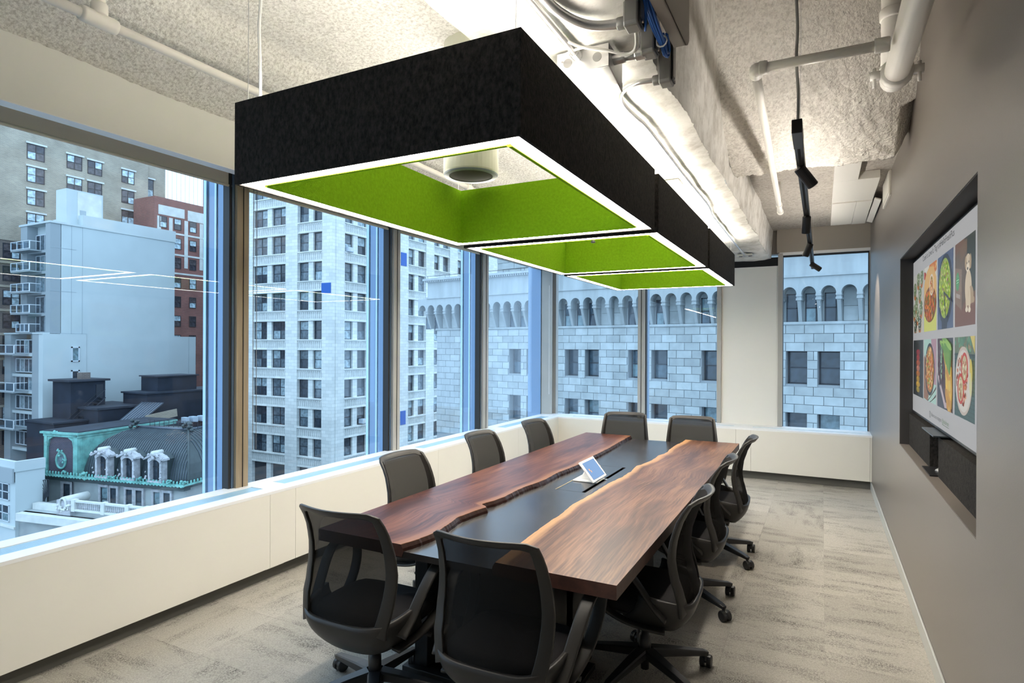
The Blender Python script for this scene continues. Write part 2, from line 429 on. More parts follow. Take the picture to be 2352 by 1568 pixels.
struct('wall_front', BX(XC - .5, XW + .3, YB - .12, YB, 0, 4.0), M['paint_white'])

# left and back: cabinets (convector enclosures)
def cabinet_run(label, run, seams, grilles):
    """run='left' or 'back'; seams are positions along the run"""
    t = thing('convector_cabinet', label, 'cabinet', (XC - .18, 4, 0) if run == 'left' else (-1.4, YC + .2, 0), group='white convector cabinets under the windows')
    def B(mb, a0, a1, d0, d1, z0, z1):
        # a along the run, d depth away from the room measured from the face
        if run == 'left': mb.box(XC - d1, XC - d0, a0, a1, z0, z1)
        else: mb.box(a0, a1, YC + d0, YC + d1, z0, z1)
        return mb
    A0, A1 = (YB, YC) if run == 'left' else (XC, XW)
    T0, T1 = (YB, YG - .04) if run == 'left' else (XC + .0, XW)
    D = (XC - XG - .002) if run == 'left' else (YG - YC - .002)
    s = [A0] + seams + [A1]
    for a, b in zip(s[:-1], s[1:]):
        B(MB(), a + .0015, b - .0015, 0, .018, .106, ZS - .018).build('front_panel', M['white_lam'], t)
    B(MB(), A0, A1, .09, .11, 0, .11).build('kick_board', M['kick'], t)
    B(MB(), A0, A1, .02, .09, .104, .112).build('bottom_board', M['kick'], t)
    if run == 'left': B(MB(), 3.03, 3.19, .075, .09, .07, .104).build('cleat', M['white_lam'], t)
    # top with slots
    top = MB(); g0, g1 = (.115, .245) if run == 'left' else (.17, .235)
    B(top, T0, T1, -.002, g0, ZS - .02, ZS); B(top, T0, T1, g1, D, ZS - .02, ZS)
    cur = T0
    for a, b in grilles + [(T1, T1)]:
        if a > cur: B(top, cur, a, g0, g1, ZS - .02, ZS)
        cur = b
    top.build('sill_top', M['sill'], t)
    for a, b in grilles:
        g = B(MB(), a, b, g0, g1, ZS - .05, ZS - .045).build('grille', M['grille'], t)
        n = 9 if run == 'left' else 4
        for i in range(n):
            w = (g1 - g0) / n
            B(MB(), a, b, g0 + (i + .12) * w, g0 + (i + .82) * w, ZS - .03, ZS - .004).build('slat', M['grille'], g)
    B(MB(), T0, T1, D - .02, D, .0, ZS - .02).build('back_board', M['white_lam'], t)
    return t
cabinet_run('long white window cabinet with top grilles tinted skylight blue below the left windows', 'left', [3.00, 3.23, 5.09, 6.9], [(YB + .1, 3.04), (3.23, 4.60), (5.0, 6.50), (6.76, 8.15)])
cabinet_run('white window cabinet along the far wall between the corner and grey wall', 'back', [-.98, -.80, .505], [(-3.30, -1.02), (-.80, .49)])
# small lighter vent plates in the kick
# soffit over left glazing, roller shade
sf = struct('trim_1', BX(XC - .055, XC, YB, 8.2, 2.832, 3.42), M['soffit'])
BX(XC - .085, XC, YB, 8.2, 2.826, 2.832).build('edge_board', M['sill'], sf)
struct('trim_2', BX(XC - .0, -1.19, 8.15, 8.2, 2.83, 3.42), M['soffit'])
struct('trim_3', BX(XG - .1, XG + .02, YB, YG + .1, 2.86, 3.6), M['soffit'])
struct('trim_9', BX(XG + .02, XC - .055, YB, YG, 3.40, 3.6), M['soffit'])
struct('trim_10', BX(XC, XW + .0, YG, YG + .12, 2.90, 3.8), M['grey_wall'])
for (a, b, lb) in ((YB, 2.98, 'beige roller shade rolled up above the nearest left window'), (3.06, 4.72, 'beige roller shade rolled up above the window behind the black and green lamp'), (4.86, 6.50, 'beige roller shade rolled up above the third left window')):
    t = thing('roller_shade', lb, 'shade', (XG + .06, (a + b) / 2, 2.9))
    MB().tube([(XG + .09, a + .01, 3.02), (XG + .09, b - .01, 3.02)], .055, 14).build('roll', M['shade'], t, smooth=True)
    BX(XG + .034, XG + .036, a + .02, b - .02, 2.82, 3.03).build('cloth', M['shade'], t)
    MB().tube([(XG + .035, a + .02, 2.818), (XG + .035, b - .02, 2.818)], .010, 8).build('hem_bar', M['shade'], t, smooth=True)
# beaded chain hanging at the first mullion
for (y, zb, lb) in ((3.10, .9, 'beaded shade chain pair hanging beside the tan mullion'), (8.30, .95, 'white shade cord with a plastic wand hanging by the corner post')):
    o = MB()
    if y < 4: o.tube([(XG + .07, y, 2.95), (XG + .07, y, zb)], .0025, 5).tube([(XG + .07, y + .03, 2.95), (XG + .07, y + .03, zb)], .0025, 5)
    else: o.tube([(XG + .14, y + .1, 2.6), (XG + .14, y + .1, zb)], .004, 5)
    o = o.build('shade_chain', M['cast'] if y < 4 else M['white_cable'])
    tag(o, lb, 'chain')

# windows: panes, mullions, outer fins.  mullions sit at measured spacing 1.78
ZT = 3.0
def pane(name, mb):
    return struct(name, mb, M['glass'])
mull = [(-.45, -.33), (1.15, 1.27), (2.925, 3.057), (4.712, 4.845), (6.48, 6.64)]
edges = [YB, ] + [e for m_ in mull for e in m_] + [8.42]
pn = 1
segs = [(YB, -.45), (-.33, 2.925), (3.057, 4.712), (4.845, 6.48), (6.64, 8.45)]
for a, b in segs:
    w = pane('window_%d' % pn, BX(XG - .02, XG - .008, a, b, ZS - .02, ZT)); pn += 1
for i, (a, b) in enumerate(((-.45, -.33), (2.925, 3.057), (4.712, 4.845), (6.48, 6.64))):
    mt = M['alu_warm_lit'] if i < 2 else M['alu']
    t = struct('trim_%d' % (4 + i), BX(XG - .02, XG + .075, a + .03, b, ZS - .01, ZT), mt)
    BX(XG - .02, XG + .08, a + (b - a) * .62, a + (b - a) * .65, ZS - .01, ZT).build('joint', M['gasket'], t)
    BX(XG - .02, XG + .05, a + .010, a + .03, ZS - .01, ZT).build('edge_strip', M['alu_out'], t)
    BX(XG - .02, XG + .045, a - .012, a + .008, ZS - .01, ZT).build('gasket', M['gasket'], t)
    BX(XG - .20, XG - .025, a - .004, a + .010, -.5, 3.6).build('outer_fin', M['alu_out'], t)
    BX(XG - .115, XG - .095, a - .012, a + .012, -.5, 3.6).build('outer_fin', M['alu_out2'], t)
    BX(XG - .23, XG - .20, a - .016, a + .05, -.5, 3.6).build('fin_nose', M['alu_out2'], t)
# corner post
cp = struct('trim_8', BX(XG - .05, XG + .16, 8.45, 8.47, ZS - .01, ZT), M['alu'])
BX(XG + .0, XG + .10, 8.47, YG + .02, ZS - .01, ZT).build('post', M['alu_out2'], cp)
BX(XG + .10, XG + .17, YG - .07, YG + .02, ZS - .01, ZT).build('post', M['alu'], cp)
BX(XG - .2, XG - .02, 8.44, 8.455, -.5, 3.6).build('outer_fin', M['alu_out'], cp)
BX(XG - .35, XG - .0, YG + .02, YG + .35, -.5, 3.6).build('outer_post', M['alu_out'], cp)
# back windows
for a, b in ((XG + .17, -2.376), (-2.267, -1.277), (-.458, .515)):
    w = pane('window_%d' % pn, BX(a, b, YG + .008, YG + .02, ZS - .02, ZT)); pn += 1
bm_ = struct('trim_11', BX(-2.376, -2.267, YG - .05, YG + .03, ZS - .01, ZT), M['alu'])
BX(-2.33, -2.322, YG - .055, YG - .049, ZS, ZT).build('joint', M['gasket'], bm_)
BX(-2.267, -2.255, YG - .04, YG + .03, ZS, ZT).build('gasket', M['gasket'], bm_)
BX(-2.30, -2.27, YG + .03, YG + .2, -.5, 3.6).build('outer_fin', M['alu_out'], bm_)
st = struct('trim_12', BX(-1.277, -1.222, YG - .06, YG + .03, ZS - .01, 2.80), M['alu'])
st = struct('trim_13', BX(-.515, -.458, YG - .07, YG + .03, ZS - .01, 2.90), M['alu'])
BX(-.465, -.452, YG - .02, YG + .03, ZS, 2.88).build('gasket', M['gasket'], st)
st = struct('trim_14', BX(.515, XW, YG - .03, YG + .03, ZS - .01, 2.90), M['alu'])
BX(.505, .515, YG - .02, YG + .03, ZS, 2.88).build('gasket', M['gasket'], st)
st = struct('trim_15', BX(-.50, XW, YG - .06, YG + .02, 2.875, 2.91), M['sill'])
BX(-.47, .515, YG - .02, YG + .02, 2.855, 2.876).build('head_rail', M['gasket'], st)
# white column panel between the back windows
wb_ = struct('wall_back', BX(-1.222, -.515, YG - .03, YG + .05, ZS - .01, 2.745), M['paint_white'])
BX(-1.20, -.53, YG - .034, YG - .030, ZS + .01, 2.728).build('panel', M['white_lam'], wb_)
BX(-1.26, -.47, YG - .02, YG + .05, 2.745, 2.86).build('dark_gap', M['dark_gap'], wb_)
# header above right-hand back window
struct('wall_back_header', BX(-.53, XW, YG - .06, YG, 2.91, 3.3), pmat('header_paint', (.36, .33, .29), .6))

# ---------------------------------------------------------------- ceiling
def grid_mesh(fn, nu, nv):
    mb = MB(); vs = [fn(i / nu, j / nv) for i in range(nu + 1) for j in range(nv + 1)]
    fs = [(i * (nv + 1) + j, i * (nv + 1) + j + 1, (i + 1) * (nv + 1) + j + 1, (i + 1) * (nv + 1) + j) for i in range(nu) for j in range(nv)]
    return mb.add(vs, fs)
def nz(x, y, z, s, a): return noise.noise(Vector((x * s, y * s, z * s))) * a
def lump(x, y, z, a=.008): return nz(x, y, z, 22, a) + nz(x + 3, y, z, 55, a * .7)
prof = [(-3.46, 3.15), (-3.40, 3.175), (-2.98, 3.36), (-2.88, 3.44), (-2.6, 3.47), (-1.15, 3.47)]
def cl_left(u, v):
    x = -3.46 + u * 2.305
    z = 3.47
    for (a, za), (b, zb) in zip(prof[:-1], prof[1:]):
        if x <= b + 1e-6: z = za + (zb - za) * (x - a) / (b - a); break
    y = YB + v * (YG - YB); return (x, y, z + lump(x, y, 0, .007) + nz(x, y, 0, 1.3, .03))
cl = grid_mesh(cl_left, 110, 420)
struct('ceiling', cl, M['spray_left'], smooth=True)
struct('ceiling_slab', BX(XG - .3, XW + .6, YB - .1, YG + .1, 4.0, 4.15), M['concrete'])
# main concrete beam along the room, slightly ragged right edge
def beam_bottom(u, v):
    y = YB + v * (YG - YB); xr = -.615 + nz(y, 0, 0, 1.7, .035) + nz(y, 2, 0, 6, .008) + nz(y, 5, 0, 38, .010)
    x = -1.185 + u * (xr + 1.185)
    return (x, y, 2.83 + nz(x, y, 0, 3, .010) + nz(x, y, 0, 12, .004) + (max(0, u - .86) * .12))
bb = grid_mesh(beam_bottom, 24, 420)
def beam_side(u, v):
    y = YB + v * (YG - YB); xr = -.615 + nz(y, 0, 0, 1.7, .035) * (1 - u) + (nz(y, 2, 0, 6, .008) + nz(y, 5, 0, 38, .010)) * (1 - u) ** 2
    z = 2.847 + u * 1.0
    return (xr + .075 * u + nz(z, y, 3, 5, .012) * u, y, z)
bs = grid_mesh(beam_side, 14, 420)
n0 = len(bb.v); bb.add(bs.v, bs.f)
bb.add([(-1.185, YB, 2.83), (-1.185, YG, 2.83), (-1.185, YG, 3.6), (-1.185, YB, 3.6)], [(0, 1, 2, 3)])
struct('ceiling_beam', bb, M['concrete'], smooth=True)
# sprayed haunch on the right: ceiling high in front, dropping to a cross beam
def cl_right(u, v):
    x = -.60 + u * 1.14
    ys = 3.50 + (x + .55) / 1.08 * .72
    y = 1.0 + v * 3.98
    ye = 4.95 + nz(x, 1, 0, 4, .02) + nz(x, 3, 0, 25, .012)
    if v > .999: y = ye
    pw = 2.4 - .9 * u
    if y < ys: z = 3.78
    else:
        tt = min(1, (y - ys) / (4.95 - ys)); z = 3.0 + .78 * (1 - tt) ** pw
    e = max(0, x - .44)
    return (x, y, z + lump(x, y, z, .013) + nz(x, y, 0, 2.2, .05) + (e * 2.2 if y > 4.6 else 0))
def cr2(u, v):
    x, y, z = cl_right(u, 1.0)
    return (x + nz(x, v, 1, 20, .01), y + .07 * v, z + v * .25 + nz(x, v, 7, 20, .01))
cr = grid_mesh(cl_right, 110, 300); c2 = grid_mesh(cr2, 110, 10); cr.add(c2.v, c2.f)
cr.add([(-.60, YB, 3.78), (.54, YB, 3.78), (.54, 1.0, 3.78), (-.60, 1.0, 3.78)], [(0, 1, 2, 3)])
struct('ceiling_haunch', cr, M['spray'], smooth=True)
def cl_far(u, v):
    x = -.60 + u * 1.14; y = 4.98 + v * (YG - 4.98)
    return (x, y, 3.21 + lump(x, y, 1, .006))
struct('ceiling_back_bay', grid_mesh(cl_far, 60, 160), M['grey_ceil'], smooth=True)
# ---------------------------------------------------------------- pendant lamp, three modules
LX0, LX1, LZ0, LZ1 = -2.1312, -.8313, 2.328, 2.661
def lamp(y0, y1, label):
    t = thing('pendant_lamp', label, 'lamp', (-1.48, (y0 + y1) / 2, LZ0), group='black and lime felt frame lamps over the table')
    fo, w = .012, .088   # outer felt thickness, ring width
    x0, x1, z0, z1 = LX0, LX1, LZ0, LZ1
    for a in ((x0, x0 + fo, y0, y1), (x1 - fo, x1, y0, y1), (x0 + fo, x1 - fo, y0, y0 + fo), (x0 + fo, x1 - fo, y1 - fo, y1)):
        BX(a[0], a[1], a[2], a[3], z0, z1).build('outer_felt_panel', M['felt_black'], t)
    gi = .015; X0, X1, Y0, Y1 = x0 + w, x1 - w, y0 + w, y1 - w
    for a in ((X0 - gi, X0, Y0, Y1), (X1, X1 + gi, Y0, Y1), (X0, X1, Y0 - gi, Y0), (X0, X1, Y1, Y1 + gi)):
        BX(a[0], a[1], a[2], a[3], z0 + .001, z1 - .001).build('inner_felt_panel', M['felt_green'], t, label='lime green felt panel')
    for nm, mt, za, zb in (('light_strip', M['led_down'], z0 + .004, z0 + .010), ('uplight_strip', M['led_up'], z1 - .012, z1 - .006)):
        for a in ((x0 + fo + .002, X0 - gi - .002, y0 + fo + .002, y1 - fo - .002), (X1 + gi + .002, x1 - fo - .002, y0 + fo + .002, y1 - fo - .002),
                  (X0 - gi, X1 + gi, y0 + fo + .002, Y0 - gi - .002), (X0 - gi, X1 + gi, Y1 + gi + .002, y1 - fo - .002)):
            BX(a[0], a[1], a[2], a[3], za, zb).build(nm, mt, t)
    for x in (x0 + .035, x1 - .035):
        for y in (y0 + .035, y1 - .035):
            zt = 3.46 if x < -1.3 else 2.84
            MB().tube([(x, y, z1 - .02), (x, y, zt)], .0016, 5).build('suspension_wire', M['steel'], t)
    return t
lamp(1.667, 3.345, 'nearest and largest looking black felt frame lamp with lime green inside')
lamp(3.435, 5.105, 'middle black and lime felt frame lamp with a thin cord hanging inside')
lamp(5.200, 6.80, 'farthest black and lime felt frame lamp, nearest the far windows')
o = MB().tube(smooth_path([(-2.01, 1.69, 2.63), (-2.012, 1.69, 2.8), (-2.018, 1.69, 2.95), (-2.008, 1.69, 3.1), (-2.012, 1.69, 3.3), (-2.012, 1.69, 3.47)]), .006, 6).build('power_cord', M['white_cable'])
tag(o, 'white power cord rising from the left front corner of the nearest lamp', 'cord')
t = thing('hanging_microphone', 'thin hanging microphone cord with a small cone tip inside the middle lamp', 'microphone', (-1.42, 3.99, 2.40))
MB().tube([(-1.42, 3.99, 2.47), (-1.42, 3.99, 3.46)], .002, 5).build('cord', M['grey_cable'], t)
MB().lathe([(.003, .07), (.006, .03), (.008, .02), (.016, .004), (.016, 0), (.010, -.004)], (-1.42, 3.99, 2.40), 12).build('tip', M['cast'], t, smooth=True)

# cylinder speaker hanging inside the first lamp
t = thing('pendant_speaker', 'ivory cylinder pendant speaker with dark grille inside the nearest lamp', 'speaker', (-1.866, 3.105 - .02, 2.69))
c = (-1.866, 3.085, 2.69)
MB().lathe([(.158, .0), (.164, .012), (.164, .78)], c, 40).build('body', M['speaker_body'], t, smooth=False)
MB().lathe([(.162, .004), (.158, -.004), (.130, -.004), (.130, .004)], c, 40).build('rim', M['speaker_ring'], t)
MB().lathe([(.131, -.001), (.129, .003)], c, 40).build('grille', pmat('speaker_grille', (.045, .042, .030), .8), t)

# ---------------------------------------------------------------- conference table
TX0, TX1, TY0, TY1, TZ = -2.2588, -.7037, 2.264, 6.155, .75
t = thing('conference_table', 'long walnut conference table with live-edge slabs and dark center strip', 'table', (-1.48, 4.2, 0))
Lp = [(2.20, -1.745), (2.284, -1.739), (2.37, -1.716), (2.47, -1.706), (2.602, -1.717), (2.70, -1.735), (2.767, -1.751), (2.83, -1.742), (2.89, -1.736), (2.96, -1.728), (3.01, -1.716), (3.035, -1.722), (3.06, -1.774), (3.15, -1.752), (3.276, -1.734), (3.45, -1.742), (3.578, -1.739), (3.70, -1.722), (3.852, -1.710), (4.0, -1.720), (4.112, -1.723), (4.3, -1.706), (4.451, -1.698), (4.7, -1.715), (4.947, -1.723), (5.319, -1.729), (5.7, -1.750), (6.2, -1.772)]
Rp = [(2.20, -1.240), (2.33, -1.245), (2.443, -1.252), (2.666, -1.266), (2.901, -1.276), (3.099, -1.278), (3.307, -1.297), (3.495, -1.287), (3.698, -1.283), (3.941, -1.283), (4.05, -1.272), (4.134, -1.261), (4.385, -1.257), (4.53, -1.272), (4.613, -1.277), (4.72, -1.255), (4.874, -1.234), (5.02, -1.230), (5.135, -1.238), (5.25, -1.215), (5.34, -1.205), (5.5, -1.222), (5.794, -1.222), (6.0, -1.205), (6.2, -1.212)]
def lerp_tab(tb, y):
    for (a, xa), (b, xb) in zip(tb[:-1], tb[1:]):
        if y <= b: return xa + (xb - xa) * (y - a) / (b - a)
    return tb[-1][1]
def slab(name, tab, xo, mat, seed):
    """top grid + live edge side + straight sides; uv.u = distance from live edge"""
    ny, nx, th = 260, 16, .058
    sg = 1 if xo < -1.5 else -1     # direction the live edge bulges (towards table centre)
    V = []; UV = []; F = []
    def xe(y): return lerp_tab(tab, y) + nz(y, seed, 0, 14, .006) + nz(y, seed, 4, 45, .0025)
    rows = []
    for j in range(ny + 1):
        y = TY0 + (TY1 - TY0) * j / ny; e = xe(y); r = []
        for i in range(nx + 1):
            f = (i / nx) ** 1.5; x = e + (xo - e) * f
            r.append(len(V)); V.append((x, y, TZ)); UV.append((abs(x - e), y))
        # live edge going down
        for d, z in ((.004, TZ - .006), (.012, TZ - .018), (.016 + nz(y, 9, seed, 20, .006), TZ - .034), (.008 + nz(y, 19, seed, 20, .006), TZ - th)):
            r.append(len(V)); V.append((e + sg * d, y, z)); UV.append((-.01, y))
        r.append(len(V)); V.append((xo, y, TZ - th)); UV.append((abs(xo - e), y))
        rows.append(r)
    for a, b in zip(rows[:-1], rows[1:]):
        for i in range(nx): F.append((a[i], a[i + 1], b[i + 1], b[i]))
        ch = [0, nx + 1, nx + 2, nx + 3, nx + 4]
        for p, q in zip(ch[:-1], ch[1:]): F.append((a[p], a[q], b[q], b[p]))
        F.append((a[nx + 4], a[nx + 5], b[nx + 5], b[nx + 4])); F.append((a[nx], a[nx + 5], b[nx + 5], b[nx]))
    nm_main = len(F)
    for r in (rows[0], rows[-1]): F.append(tuple(r[:nx + 1]) + (r[nx + 5],) + tuple(r[nx + 4:nx:-1]))
    mb = MB().add(V, F); o = mb.build(name, mat, t)
    me = o.data; me.materials.append(M['walnut_end'])
    ul = me.uv_layers.new(name='UVMap')
    for p in me.polygons:
        for li in p.loop_indices: ul.data[li].uv = UV[me.loops[li].vertex_index]
        if abs(p.normal.y) > .8 or (abs(p.normal.x) > .9 and abs(p.center.x + (1.48 - t.location.x * 0) - 0) >= 0 and abs(p.center[0] - (xo - t.location.x)) < .002): p.material_index = 1
    return o
slab('live_edge_slab', Lp, TX0, M['walnut_l'], 3)['label'] = 'reddish walnut slab on the window side'
slab('live_edge_slab', Rp, TX1, M['walnut_r'], 8)['label'] = 'lighter brown walnut slab with pale sapwood edge'
ZM = .718
HX0, HX1, HY0, HY1 = -1.592, -1.376, 3.735, 4.66
mid = MB()
mid.box(-1.86, HX0, TY0 + .002, TY1 - .002, ZM - .03, ZM); mid.box(HX1, -1.14, TY0 + .002, TY1 - .002, ZM - .03, ZM)
mid.box(HX0, HX1, TY0 + .002, HY0, ZM - .03, ZM); mid.box(HX0, HX1, HY1, TY1 - .002, ZM - .03, ZM)
mid.build('center_panel', M['table_mid'], t)
mid2 = (HY0 + HY1) / 2
for a, b in ((HY0 + .004, mid2 - .006), (mid2 + .006, HY1 - .004)):
    l = BX(HX0 + .014, HX1 - .026, a, b, ZM - .004, ZM).build('cable_lid', M['table_mid'], t)
BX(HX0, HX0 + .008, HY0, HY1, ZM - .02, ZM - .001).build('lid_trim', pmat('brass_trim', (.35, .28, .17), .4, metal=.6), t)
BX(HX0, HX1, HY0, HY1, ZM - .10, ZM - .095).build('cable_tray', M['dark_gap'], t)
BX(HX1 - .024, HX1 - .002, mid2 - .012, mid2 + .012, ZM - .008, ZM - .002).build('hinge', M['steel'], t)
MB().box(-2.0, -.96, TY0 + .25, TY1 - .25, .63, .69).build('under_frame', M['black_metal'], t)
for y in (2.75, 4.2, 5.65):
    for x in (-1.83, -1.13):
        BX(x - .04, x + .04, y - .20, y + .20, .03, .69).build('leg', M['black_metal'], t, bevel=.004)
    BX(-1.87, -1.09, y - .04, y + .04, .25, .62).build('leg_panel', M['black_metal'], t)
    BX(-1.92, -1.04, y - .24, y + .24, .0, .03).build('foot_plate', M['black_metal'], t, bevel=.004)

# tablet on its stand
t = thing('tablet_stand', 'small white touch tablet on an angled white stand on the table', 'tablet', (-1.46, 4.13, ZM))
zb_ = ZM
P0 = Vector((-1.492, 3.925, .868)); P1 = Vector((-1.492, 4.22, .872))   # top edge (far-left side)
# face: long edge along Y (0.25), slanted edge from top (z .87) down to (z .745)
ya, yb = 3.95, 4.235
tp = Vector((-1.50, 0, .868)); bt = Vector((-1.392, 0, .738))
d = (bt - tp); Ls = d.length; dn = d.normalized(); nrm = Vector((dn.z * -1, 0, dn.x)) * 1
if nrm.z < 0: nrm = -nrm
mt = Matrix(((dn.x, 0, nrm.x, tp.x), (0, 1, 0, 0), (dn.z, 0, nrm.z, tp.z), (0, 0, 0, 1)))
MB().xbox(mt, 0, Ls, ya, yb, -.012, 0).build('tablet_body', M['tab_white'], t, bevel=.004)
scr = MB().xbox(mt, .016, Ls - .016, ya + .026, yb - .026, .0004, .0012).build('screen', pmat('tablet_screen', (.01, .015, .03), .08, emit=(.10, .20, .45), estr=.45), t)
MB().xbox(mt, .07, .085, ya + .06, ya + .075, .0014, .0018).xbox(mt, .085, .10, ya + .075, ya + .088, .0014, .0018).build('icons', pmat('tab_icons', (.5, .2, .1), .4, emit=(.6, .35, .2), estr=.4), t)
BX(-1.575, -1.395, 4.02, 4.20, ZM, ZM + .010).build('foot', M['tab_white'], t, bevel=.004)
MB().prism([(-1.54, ZM + .01), (-1.45, ZM + .01), (-1.42, ZM + .025), (-1.47, .81), (-1.50, .80)], 4.075, 4.145, 'y').build('neck', M['tab_white'], t, bevel=.004)

# ---------------------------------------------------------------- task chairs
def make_chair():
    t = thing('task_chair', '', 'chair')
    L = dict(local=True)
    def yb(z):   # back profile (sitter looks to +y)
        tb = [(.36, -.262), (.44, -.262), (.52, -.246), (.60, -.222), (.68, -.212), (.76, -.222), (.84, -.248), (.90, -.278), (.945, -.318)]
        for (a, ya_), (b, yb_) in zip(tb[:-1], tb[1:]):
            if z <= b: f = (z - a) / (b - a); f = f * f * (3 - 2 * f) * .4 + f * .6; return ya_ + (yb_ - ya_) * f
        return tb[-1][1]
    def hw(z):
        tb = [(.44, .222), (.52, .240), (.64, .243), (.80, .226), (.945, .208)]
        if z < .44: return .222
        for (a, ya_), (b, yb_) in zip(tb[:-1], tb[1:]):
            if z <= b: return ya_ + (yb_ - ya_) * (z - a) / (b - a)
        return .208
    def cv(u, z): return -.055 * (1 - u * u)       # centre sits further back than the sides
    # mesh skin
    z0, z1 = .452, .925
    def skin(u, v):
        z = z0 + (z1 - z0) * v; w = hw(z) - .012; uu = 2 * u - 1
        zz = z - .02 * (1 - uu * uu) * (1 - v) * 1.2
        return (uu * w, yb(z) + .055 + cv(uu, z) + .0, zz)
    s = grid_mesh(skin, 16, 18); s.build('back_mesh', M['mesh'], t, smooth=True, **L)
    # frame: side posts and top rail as one curved ring
    def sx_(x, z): return yb(z) + .052 - .055 * (1 - min(1, (x / hw(z)) ** 2)) 
    def ow(z): return hw(z) + .006
    zt_f = .948
    out = []; inn = []
    for i in range(13):
        z = .405 + (.925 - .405) * i / 12; pw_ = .052 - .020 * max(0, min(1, (z - .45) / .5))
        out.append((-ow(z), z)); inn.append((-ow(z) + pw_, max(z, .43) if z < .9 else .905))
    for i in range(1, 14):
        f = -1 + 2 * i / 14; e = abs(f) ** 8
        out.append((f * (ow(.94) - .002), zt_f - .010 * e)); inn.append((f * (ow(.92) - .034), .918 - .004 * e))
    for i in range(13):
        z = .925 - (.925 - .405) * i / 12; pw_ = .052 - .020 * max(0, min(1, (z - .45) / .5))
        out.append((ow(z), z)); inn.append((ow(z) - pw_, max(z, .43) if z < .9 else .905))
    vs = []
    for (xo_, zo), (xi, zi) in zip(out, inn):
        yo, yi = sx_(xo_, zo), sx_(xi, zi)
        vs += [(xo_, yo + .009, zo), (xo_, yo - .008, zo), (xi, yi - .010, zi), (xi, yi + .007, zi)]
    k = len(out)
    fs = [(a * 4 + q, a * 4 + (q + 1) % 4, (a + 1) * 4 + (q + 1) % 4, (a + 1) * 4 + q) for a in range(k - 1) for q in range(4)] + [(0, 1, 2, 3), (4 * k - 4, 4 * k - 3, 4 * k - 2, 4 * k - 1)]
    fr_ = MB().add(vs, fs).build('back_frame', M['ch_plastic'], t, smooth=True, bevel=.004, **L)
    # shell: thick band wrapping round the back at seat level
    sh = MB(); nu, nv = 32, 7; vs = []
    for i in range(nu + 1):
        u = -1 + 2 * i / nu; ang = u * 1.40
        x = .272 * math.sin(ang) / math.sin(1.40); yv = -.275 + .235 * ((1 - math.cos(ang)) / (1 - math.cos(1.40))) ** 2.1
        hb = .300 + .055 * abs(u) ** 2; ht = .452 + .050 * abs(u) ** 3
        for j in range(nv + 1):
            v = j / nv; z = hb + (ht - hb) * v; c_ = (1 - v) ** 2
            vs.append((x * (1 - .16 * c_), yv + c_ * .085 + .010, z))
    fs = [(i * (nv + 1) + j, i * (nv + 1) + j + 1, (i + 1) * (nv + 1) + j + 1, (i + 1) * (nv + 1) + j) for i in range(nu) for j in range(nv)]
    o = sh.add(vs, fs).build('back_shell', M['ch_plastic'], t, smooth=True, **L)
    m = o.modifiers.new('s', 'SOLIDIFY'); m.thickness = .020
    # loop arms, both sides
    for sx in (-1, 1):
        path = [(.258, -.150, .400), (.268, -.095, .460), (.280, -.050, .530), (.292, -.005, .595), (.301, .040, .640), (.305, .09, .660), (.305, .15, .660), (.303, .200, .640), (.299, .224, .598), (.293, .218, .540), (.284, .185, .475), (.272, .125, .415), (.256, .04, .370), (.238, -.06, .345), (.222, -.14, .335)]
        P = smooth_path([(sx * a, b, c) for a, b, c in path], 4)
        MB().sweep(P, (1, 0, 0), [.052] * len(P), [.014] * len(P)).build('armrest', M['ch_plastic'], t, smooth=True, **L)
    # seat
    st_ = MB(); n = 28; rings = []
    def sup(r, z, dy=0):
        out = []
        for i in range(n):
            a = 2 * PI * i / n; c_, s_ = math.cos(a), math.sin(a)
            out.append((math.copysign(abs(c_) ** .55, c_) * .245 * r, math.copysign(abs(s_) ** .6, s_) * .225 * r + .02 + dy, z - (.018 if s_ > .6 else 0) * (s_ - .6) * 2.5))
        return out
    for r, z in ((.05, .385), (.75, .385), (.93, .392), (1.0, .415), (1.0, .440), (.96, .458), (.86, .467), (.5, .470), (.05, .468)): rings += sup(r, z)
    fs = [(i * n + j, i * n + (j + 1) % n, (i + 1) * n + (j + 1) % n, (i + 1) * n + j) for i in range(8) for j in range(n)] + [tuple(range(n)), tuple(range(8 * n, 9 * n))]
    st_.add(rings, fs).build('seat', M['ch_seat'], t, smooth=True, **L)
    BX(-.17, .17, -.12, .14, .352, .387).build('seat_pan', M['ch_base'], t, bevel=.012, **L)
    # mechanism, lever, column
    mc = BX(-.07, .07, -.13, .10, .300, .355).build('tilt_mechanism', M['ch_base'], t, bevel=.012, **L)
    MB().tube([(.06, .03, .335), (.20, .05, .335), (.27, .06, .325)], [.006, .006, .011], 8).build('lever', M['ch_base'], t, smooth=True, **L)
    MB().lathe([(.030, .085), (.030, .20), (.022, .205), (.022, .31)], n=16).build('gas_column', M['ch_base'], t, smooth=True, **L)
    MB().lathe([(.012, .03), (.02, .032), (.02, .07), (.052, .085), (.055, .105), (.040, .125), (.032, .13)], n=20).build('base_hub', M['ch_base'], t, smooth=True, **L)
    for q in range(5):
        a = -PI / 2 + PI / 5 + q * 2 * PI / 5
        R = Matrix.Rotation(a, 4, 'Z')
        P = [R @ Vector(p) for p in ((.03, 0, .118), (.12, 0, .108), (.24, 0, .092), (.315, 0, .082), (.335, 0, .076))]
        lg = MB().sweep(P, R @ Vector((0, 1, 0)), [.064, .056, .044, .036, .026], [.046, .042, .032, .026, .022]).build('base_leg', M['ch_base'], t, smooth=False, **L)
        cs = MB(); sw = R @ Matrix.Translation((.325, 0, 0)) @ Matrix.Rotation(.9 + q * 1.3, 4, 'Z')
        cs.tube([sw @ Vector((0, 0, .03)), sw @ Vector((0, 0, .08))], .008, 8)
